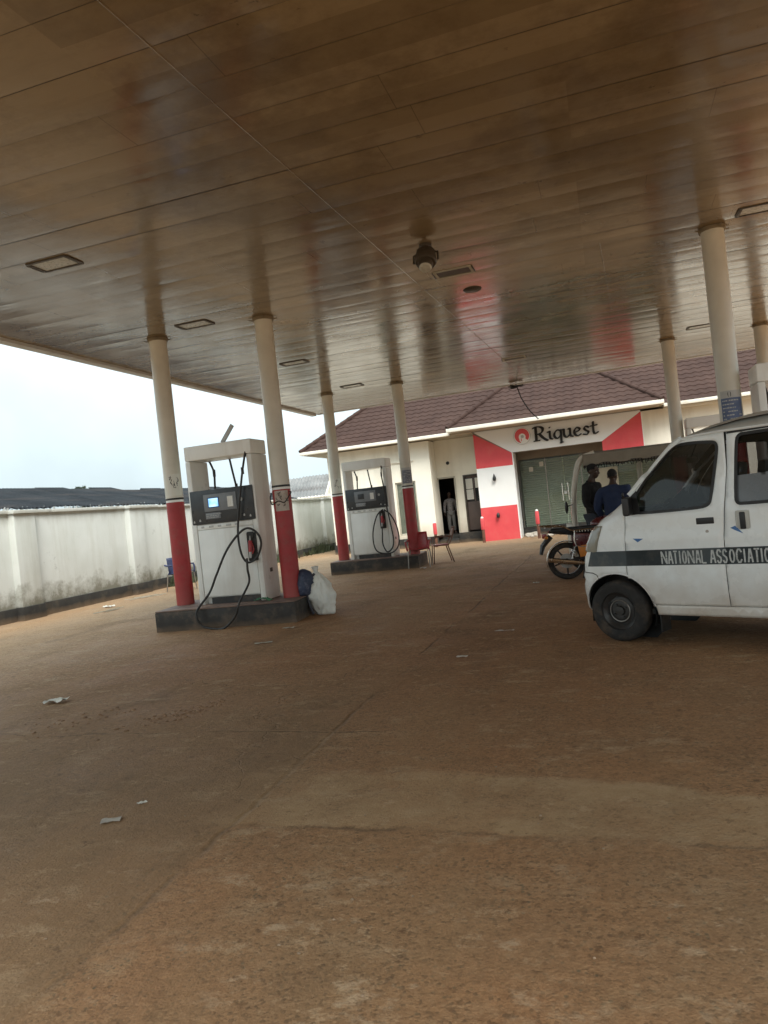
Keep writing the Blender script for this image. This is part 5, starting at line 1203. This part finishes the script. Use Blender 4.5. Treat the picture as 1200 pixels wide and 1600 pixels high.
def arc(cx, cz, r, a0, a1, n=16): return [(cx+r*math.cos(R(a0+(a1-a0)*i/n)), cz+r*math.sin(R(a0+(a1-a0)*i/n))) for i in range(n+1)]
RA = .355; WCX, WCZ, RWX = .02, .285, 2.44
archF = [p for p in arc(WCX, WCZ, RA, 184, 8, 24)]; archR = arc(RWX, WCZ, RA, 176, 4, 24)
winF = [(.232, 1.175), (.245, 1.25), (.33, 1.40), (.46, 1.55), (.58, 1.675), (.66, 1.728), (.76, 1.745), (.98, 1.730), (1.025, 1.715), (1.035, 1.66), (.965, 1.24), (.940, 1.205), (.87, 1.187)]
winS = [(1.165, 1.24), (1.19, 1.72), (1.215, 1.755), (1.26, 1.760), (1.93, 1.762), (1.965, 1.74), (1.955, 1.24), (1.93, 1.205), (1.21, 1.195), (1.18, 1.205)]
winQ = [(2.09, 1.24), (2.08, 1.70), (2.11, 1.74), (2.80, 1.735), (2.86, 1.70), (2.93, 1.27), (2.90, 1.215), (2.12, 1.205)]
def chaikin(P, n=2):
    for _ in range(n):
        o = []
        for i in range(len(P)):
            a, b = Vector(P[i]), Vector(P[(i+1) % len(P)]); o += [tuple(a.lerp(b, .22)), tuple(a.lerp(b, .78))]
        P = o
    return P
winF, winS, winQ = chaikin(winF), chaikin(winS), chaikin(winQ)
seamA = [(.212, 1.36), (.188, 1.16), (.172, 1.0), (.160, .85), (.150, .66)]; seamB = [(1.108, 1.79), (1.105, 1.5), (1.075, 1.19), (1.050, .95), (1.040, .78), (1.036, .60), (1.034, .352)]; seamC = [(2.04, 1.795), (2.045, 1.5), (2.04, 1.0), (2.03, .64), (2.02, .352)]
G_ = .0035
sh_ = lambda L, d: [(x+d, z) for x, z in L]
roofline = [p for p in FP if p[1] > 1.3 and p[0] < 3.0]
def rl(x0, x1): return [(x, top_z(x)-.004) for x in [x0+(x1-x0)*i/8 for i in range(9)]]
RAIL = lambda x: min(top_z(x)-.004, 1.80)
fl = [(x, RAIL(x)) for x in (.70, .80, .90, 1.0, 1.091)]
front_low = FP[:10]
fender = [p for p in reversed(front_low)]                       # from the windscreen base down to the bumper
fender = fender+[(-.235, .24)]+archF[:-9][0:0]
aF = [p for p in archF if p[1] > .24]
join = max(range(len(aF)), key=lambda i: -abs(aF[i][0]-.150)-(10 if aF[i][0] < WCX else 0))
fender_poly = [p for p in reversed(front_low)]+[p for p in aF[:join+1]]+[(.150-G_, aF[join][1]+.004)]+sh_(seamA[::-1], -G_)
fender_poly = [p for i, p in enumerate(fender_poly) if i == 0 or (Vector(p)-Vector(fender_poly[i-1])).length > 1e-4]
doorF = sh_(seamA, G_)+[(.150+G_, aF[join+1][1]+.004)]+[p for p in aF[join+1:] if p[1] > .37]+[(.385, .352)]+[(1.034-G_, .352)]+sh_(seamB[::-1], -G_)[1:-1]+fl[::-1]+[p for p in reversed([q for q in FP if 1.36 < q[1] < 1.79 and q[0] < .69])]
doorS = sh_(seamB, G_)+[(2.02-G_, .352)]+sh_(seamC[::-1], -G_)[1:]+[(1.6, 1.80)]
aR = [p for p in archR if p[1] > .355]
quarter = sh_(seamC, G_)+[(2.07, .352)]+aR+[(2.82, .352), (3.145, .352)]+[p for p in FP[::-1] if .5 < p[1] < 1.80 and p[0] > 3.0]+[(3.03, 1.80)]
sill = [(.385, .349), (.395, .262), (2.06, .262), (2.07, .349)]
def mk(name, m, poly, holes, sd, parent, off=0, step=.045):
    g = B(); g.patch(poly, holes, lambda s, z: (s, sd*(ysurf(s, z)+off), z), step, .03)
    o = g.obj(name, m, parent, 40, recalc=False)
    if sd < 0: o.data.flip_normals() if False else None
    return o
def thick(o, t): md = o.modifiers.new('thick', 'SOLIDIFY'); md.thickness = t; md.offset = 0; return o
def ribbon(name, m, line, wd, off, sd, parent, closed=False):
    g = B(); P = resample(line, .03, closed); n = len(P); rows = []
    for i in range(n+(1 if closed else 0)):
        a = Vector(P[(i-1) % n] if (closed or i) else P[0]); b = Vector(P[(i+1) % n] if (closed or i < n-1) else P[-1]); d = (b-a).normalized(); q = Vector((-d.y, d.x))*wd/2; p = Vector(P[i % n])
        rows.append([(u.x, sd*(ysurf(u.x, u.y)+off), u.y) for u in (p-q, p, p+q)])
    g.grid(rows); return g.obj(name, m, parent, 60, recalc=False)
LTR = {'N': [[(0, 0), (0, .45)], [(0, .55), (0, 1)], [(.12, .92), (.88, .08)], [(1, 0), (1, .45)], [(1, .55), (1, 1)]],
 'A': [[(0, 0), (.40, 1)], [(.60, 1), (1, 0)], [(.30, .33), (.70, .33)]], 'T': [[(0, 1), (.38, 1)], [(.62, 1), (1, 1)], [(.5, 0), (.5, .88)]], 'I': [[(.5, 0), (.5, 1)]],
 'O': [[(.42, 1), (.12, .85), (0, .5), (.12, .15), (.42, 0)], [(.58, 1), (.88, .85), (1, .5), (.88, .15), (.58, 0)]], 'L': [[(0, 1), (0, 0)], [(.14, 0), (1, 0)]],
 'S': [[(1, .84), (.72, 1), (.28, 1), (0, .80), (.10, .60), (.44, .52)], [(.56, .48), (.90, .40), (1, .20), (.72, 0), (.28, 0), (0, .16)]], 'C': [[(1, .80), (.72, 1), (.3, 1), (0, .72), (0, .54)], [(0, .46), (0, .28), (.3, 0), (.72, 0), (1, .20)]]}
LPOS = [('N', .491, .546), ('A', .552, .599), ('T', .602, .640), ('I', .648, .672), ('O', .679, .720), ('N', .727, .785), ('A', .793, .839), ('L', .843, .887), ('A', .916, .965), ('S', .971, 1.013), ('S', 1.019, 1.059), ('O', 1.073, 1.120), ('C', 1.128, 1.177), ('I', 1.182, 1.207), ('A', 1.216, 1.261), ('T', 1.266, 1.314), ('I', 1.314, 1.339), ('O', 1.345, 1.391), ('N', 1.40, 1.456)]
def van_side(sd):
    vis = sd < 0
    f = thick(mk('front_fender', 'van_white', fender_poly, [], sd, van), .006)
    d = thick(mk('front_door', 'van_white', doorF, [winF], sd, van), .006)
    s2 = thick(mk('sliding_door', 'van_white', doorS, [winS], sd, van), .006)
    q = thick(mk('rear_quarter', 'van_white', quarter, [winQ], sd, van), .006)
    thick(mk('sill', 'van_white', sill, [], sd, van, .004), .008)
    for nm, wn, par in (('door_glass', winF, d), ('sliding_glass', winS, s2), ('quarter_glass', winQ, q)):
        mk(nm, 'van_glass_clear' if wn is winS else 'van_glass', wn, [], sd, par, -.012); ribbon('window_seal', 'trim_black', wn, .026, .0045, sd, par, True)
    # dark stripe along the belt, one length per panel
    
    for par, a, b in ((f, -.20, None), (d, None, None), (s2, None, None), (q, None, 3.09)):
        sx = lambda L_, z: next(p[0]+(r[0]-p[0])*(z-p[1])/(r[1]-p[1]) for p, r in zip(L_, L_[1:]) if r[1] <= z <= p[1])
        lf = {id(f): lambda z: -.25+.35*(z-.707), id(d): lambda z: sx(seamA, z)+G_, id(s2): lambda z: sx(seamB, z)+G_, id(q): lambda z: sx(seamC, z)+G_}[id(par)]
        rt_ = {id(f): lambda z: sx(seamA, z)-G_, id(d): lambda z: sx(seamB, z)-G_, id(s2): lambda z: sx(seamC, z)-G_, id(q): lambda z: 3.09}[id(par)]
        g = B(); rows = [[(lf(z)+(rt_(z)-lf(z))*i/30, 0, z) for i in range(61)] for z in (.707, .73, .75, .77, .79, .81, .83, .846)]
        g.grid([[(x, sd*(ysurf(x, z)+.0048), z) for x, y, z in r_] for r_ in rows]); g.obj('stripe', 'van_stripe', par, 60, recalc=False)
    # stencilled letters; the second S runs over the door gap
    for ch, a, b in LPOS:
        s0, s1 = a, b; z0 = .7225; hh = .104; w_ = .0132
        if ch == 'I': s0, s1 = s0, s1
        P = []
        for st in LTR[ch]:
            qd = [Vector((s0+.006+(s1-s0-.012)*u, z0+hh*v)) for u, v in st]
            for p0, p1 in zip(qd, qd[1:]):
                dd = (p1-p0).normalized(); m = Vector((-dd.y, dd.x))*w_/2; e = dd*w_*.22; P.append([tuple(p0-m-e), tuple(p1-m+e), tuple(p1+m+e), tuple(p0+m-e)])
        mid = (s0+s1)/2; par = d if mid < 1.05 else s2
        V, Ed, F, _o, _e, of = delaunay_2d_cdt([Vector(p) for q_ in P for p in (q_ if sum(q_[i][0]*q_[(i+1) % 4][1]-q_[(i+1) % 4][0]*q_[i][1] for i in range(4)) > 0 else q_[::-1])], [], [list(range(4*i, 4*i+4)) for i in range(len(P))], 1, 1e-6); F = [f for f, q in zip(F, of) if q]
        if not vis:
            c0 = 2.0; V = [Vector((c0-v.x, v.y)) for v in V]; par = d if c0-mid < 1.05 else s2
        g = B(); vs = [g.bm.verts.new((v.x, sd*(ysurf(v.x, v.y)+.0066), v.y)) for v in V]
        for t_ in F: g.bm.faces.new([vs[i] for i in t_])
        g.obj('letter', 'letter_grey', par, 60, recalc=False)
    mk('window_film', 'film_grey', [(1.17, 1.24), (1.165, 1.425), (1.96, 1.445), (1.953, 1.24), (1.93, 1.207), (1.21, 1.197), (1.18, 1.207)], [], sd, s2, -.008)
    ribbon('door_rail', 'trim_black', [(1.115, 1.786), (1.6, 1.79), (2.01, 1.79)], .022, .005, sd, s2)
    # handles, lock, decals
    hx, hz = .905, 1.075; y = ysurf(hx, hz)
    g = B(); g.box(hx-.075, hx+.075, sd*(y-.01), sd*(y+.008), hz-.028, hz+.028, .008); hd = g.obj('handle', 'trim_black', d)
    g = B(); g.cyl((hx+.01, sd*(y-.01), .985), (hx+.01, sd*(y+.006), .985), .014, .014, 12); g.cyl((hx+.012, sd*(y+.0), .965), (hx+.012, sd*(y+.004), .965), .010, .010, 10); g.obj('lock', 'steel', d)
    y = ysurf(1.20, 1.06); g = B(); g.box(1.155, 1.265, sd*(y-.012), sd*(y+.010), .985, 1.145, .02); g.obj('handle_recess', 'van_roof', s2)
    g = B(); g.box(1.188, 1.232, sd*(y-.004), sd*(y+.022), .99, 1.13, .010); g.obj('handle', 'trim_black', s2)
    for par, pts in ((d, [(.245, .955), (.345, .950), (.29, .920)]), (s2, [(1.105, 1.005), (1.145, 1.02), (1.205, .955), (1.14, .985)])):
        g = B(); g.patch(pts, [], lambda s, z: (s, sd*(ysurf(s, z)+.0055), z), .05, .02); g.obj('blue_decal', 'decal_blue', par, 60, recalc=False)
    # mirror
    g = B(); g.box(.225, .285, sd*.685, sd*.845, 1.165, 1.335, .024, rot=Matrix.Rotation(sd*R(-14), 4, 'Z'), seg=3); g.patch([(.218, 1.165), (.24, 1.335), (.30, 1.385), (.345, 1.172)], [], lambda s, z: (s, sd*(ysurf(s, z)+.012), z), .05, .03); g.obj('mirror', 'trim_black', d)
    # headlamp wrapping the corner
    lp = [(-.225, .845), (-.262, .85), (-.205, 1.035), (-.165, 1.085), (-.115, 1.07), (-.165, .86)]
    lp = [(max(x, front_s(z)+.004), z) for x, z in lp]
    lp = [(front_s(.85)+.003, .85), (front_s(.93)+.003, .93), (front_s(1.02)+.003, 1.02), (front_s(1.08)+.003, 1.08), (-.055, 1.085), (-.105, .95), (-.135, .845)]
    thick(mk('headlight', 'lamp_lens', lp, [], sd, van, .006, .03), .01)
    ribbon('bumper_seam', 'trim_black', [(front_s(.655)+.01, .655), (-.2, .645), (-.16, .625), (-.145, .59)], .008, .0045, sd, f)
    # roof gutter rail and arch lip
    gl = [(.30, 1.455), (.42, 1.583), (.58, 1.728), (.68, 1.785), (.85, 1.80), (1.1, 1.805), (1.6, 1.80), (2.2, 1.80), (3.0, 1.80)]
    g = B(); g.tube([(x, sd*(ysurf(x, z)+.008), z) for x, z in resample(gl, .04, False)], .011, 6); g.obj('roof_gutter', 'van_white', van)
    for ac in (aF, aR):
        g = B(); g.tube([(x, sd*(ysurf(x, z)-.004), z) for x, z in ac], .010, 6); g.obj('arch_lip', 'van_white', van)
    # inner linings
    mk('lining', 'interior', fender_poly, [], sd, f, -.03, .12)
    for par, pl_, hl in ((d, doorF, winF), (s2, doorS, winS), (q, quarter, winQ)): mk('lining', 'interior', pl_, [hl], sd, par, -.03, .12)
    # wheel wells
    for cx in (WCX, RWX):
        g = B(); prof = arc(cx, WCZ, RA+.004, 200, -20, 20); g.grid([[(max(x, -.31), sd*(.69 if x > -.1 else .60), z) for x, z in prof], [(max(x, -.31), sd*.42, z) for x, z in prof]]); g.obj('wheel_well', 'trim_black', van, 60, recalc=False)
        g = B(); g.union([disc(cx, WCZ, RA, 28)], lambda u, v: (u, sd*.42, v), lambda u, v: (u, sd*.425, v)); g.obj('well_panel', 'trim_black', van)
van_side(-1); van_side(1)
# roof, windscreen, nose and tail: skins spanning between the two sides
def span(name, m, pts, inset=0, n=12, crown=.03, dz=0):
    g = B(); P = resample(pts, .05, False); rows = []
    for s, z in P:
        y = max(.05, ysurf(s, min(z, 1.9))-inset); rows.append([(s-crown*.0*math.cos(i/n*math.pi), -y+2*y*i/n, z+dz) for i in range(n+1)])
    g.grid(rows); return g.obj(name, m, van, 50, recalc=False)
def prof(a, b): return [p for p in FP[a:b+1]]
thick(span('nose', 'van_white', prof(0, 8)), .006); span('nose_lining', 'interior', [(x+.05, z-.03) for x, z in prof(3, 8)], .05); span('tail_lining', 'interior', [(x-.05, z-.02) for x, z in prof(18, 23)], .05); span('headliner', 'interior', [(x, z-.045) for x, z in prof(12, 18)], .05); thick(span('tail', 'van_white', prof(18, 23)), .006)
span('windscreen', 'van_glass', prof(8, 12), .05)
g = B()
NS = 40
for part in (0,):
    rows = []
    for k in range(NS+1):
        s = .62+(3.045-.62)*k/NS; z1 = top_z(s) if s < 3.0 else 1.84-(s-3.0)*1.0; zr = min(RAIL(s), z1-.002); y0 = ysurf(s, zr); r_ = []
        for i in range(25):
            u = -1+2*i/24; h = (1-abs(u)**3.2); r_.append((s, y0*u, zr+(z1-zr+.012)*h))
        rows.append(r_)
g.grid(rows); thick(g.obj('roof', 'van_roof', van, 50, recalc=False), .006)
for sd in (-1, 1):
    g = B(); g.tube([(s, sd*(ysurf(s, z)-.01), z+.002) for s, z in resample([(.19, 1.335), (.40, 1.555), (.60, 1.73), (.70, 1.79)], .05, False)], .032, 8); g.obj('windscreen_pillar', 'van_white', van)
g = B(); g.box(-.315, -.27, -.52, .52, .28, .42, .015); g.obj('bumper_grille', 'trim_black', van)
g = B(); g.box(-.2, 3.12, -.60, .60, .25, .30, .01); g.box(-.1, .42, -.38, .38, .30, .85); g.obj('floor', 'interior', van)
g = B(); g.box(-.12, .40, -.60, .60, .80, 1.14, .05); g.obj('dashboard', 'interior', van)
for y in (-.32, .32):
    g = B(); g.box(.55, 1.02, y-.23, y+.23, .62, .78, .05); g.box(.95, 1.08, y-.23, y+.23, .74, 1.32, .05, rot=Matrix.Rotation(R(10), 4, 'Y')); g.box(1.03, 1.11, y-.12, y+.12, 1.36, 1.54, .035, rot=Matrix.Rotation(R(8), 4, 'Y')); g.obj('front_seat', 'interior', van)
g = B(); g.box(1.30, 1.72, -.60, .60, .60, .75, .04); g.box(1.66, 1.79, -.60, .60, .70, 1.36, .05); g.obj('bench_seat', 'seat_grey', van)
g = B(); g.tube([(.43+.03*math.sin(a), -.32+.17*math.cos(a), 1.13+.17*math.sin(a)*.85) for a in [k*2*math.pi/28 for k in range(28)]], .013, 8, closed=True); g.tube([(.43, -.47, 1.13), (.41, -.32, 1.10), (.43, -.17, 1.13)], .014, 6, 4); g.tube([(.41, -.32, 1.10), (.25, -.32, .95)], .025, 8); g.obj('steering_wheel', 'trim_black', van)
g = B(); g.box(.53, .555, -.10, .10, 1.58, 1.64, .01); g.tube([(.54, 0, 1.64), (.60, 0, 1.75)], .008, 6); g.obj('rear_view_mirror', 'trim_black', van)
for cx in (WCX, RWX):
    for sd in (-1, 1):
        yo = sd*(HW-.075)
        g = B(); r = .285; wd = .155; pr = [(.175, -wd*.48), (.195, -wd*.52), (.235, -wd*.53), (.262, -wd*.48), (.279, -wd*.36), (r, -wd*.15), (r, wd*.15), (.279, wd*.36), (.262, wd*.48), (.235, wd*.53), (.195, wd*.52), (.175, wd*.48), (.165, 0)]
        g.lathe(pr, (cx, yo, r), (0, sd, 0), 56, closed=True)
        ty = g.obj('tyre', 'tyre', van)
        g = B(); g.lathe([(.175, .070), (.168, .052), (.150, .040), (.140, .030), (.128, .018), (.110, .020), (.098, .028), (.060, .032), (.045, .030), (.04, .050), (.0, .052)], (cx, yo, r), (0, sd, 0), 48, caps=False); g.obj('rim', 'dark_steel', ty)
        g = B(); g.tube([(cx+.098*math.cos(a), yo+sd*.036, r+.098*math.sin(a)) for a in [k*2*math.pi/40 for k in range(40)]], .0055, 6, closed=True); g.obj('hub_ring', 'steel', ty)
        g = B()
        for k in range(4): a = k*math.pi/2+.5; g.cyl((cx+.065*math.cos(a), yo+sd*.025, r+.065*math.sin(a)), (cx+.065*math.cos(a), yo+sd*.044, r+.065*math.sin(a)), .011, .010, 6)
        for k in range(8): a = k*math.pi/4+.2; g.cyl((cx+.135*math.cos(a), yo+sd*.022, r+.135*math.sin(a)), (cx+.135*math.cos(a), yo+sd*.027, r+.135*math.sin(a)), .016, .016, 10)
        g.obj('wheel_nut', 'trim_black', ty)
for sd in (-1, 1):
    g = B(); g.box(.40, .41, sd*.48, sd*.66, .10, .30, .003); g.obj('mud_flap', 'rubber', van)
g = B(); g.cyl((0, 0, 0), (0, 0, .01), .01); bpy.data.meshes.remove(g.obj('tmp', 'rubber').data)
# passenger in the back of the van
pv = Vector((1.72, -.34, 0)); pw = van.matrix_basis @ pv
seatJ = dict(pelvis=(0, 0, .84), waist=(0, .02, 1.0), chest=(0, .03, 1.19), collar=(0, .02, 1.335), neck=(0, .01, 1.39), head=(0, -.02, 1.50), shL=(.185, .02, 1.29), shR=(-.185, .02, 1.29), elL=(.25, -.05, 1.02), elR=(-.25, -.05, 1.02), wrL=(.15, -.26, .93), wrR=(-.15, -.26, .93),
             hipL=(.09, -.02, .82), hipR=(-.09, -.02, .82), knL=(.12, -.36, .80), knR=(-.12, -.36, .80), anL=(.12, -.28, .385), anR=(-.12, -.28, .385), toeL=(.13, -.40, .345), toeR=(-.13, -.40, .345))
cs, sn = math.cos(-VA), math.sin(-VA)
person((_c.x+cs*1.50-sn*-.34, _c.y+sn*1.50+cs*-.34, 0), -VA-R(90), 'passenger in red shirt seated behind the van sliding door', 'cloth_red', 'denim', seatJ, scale=.94)
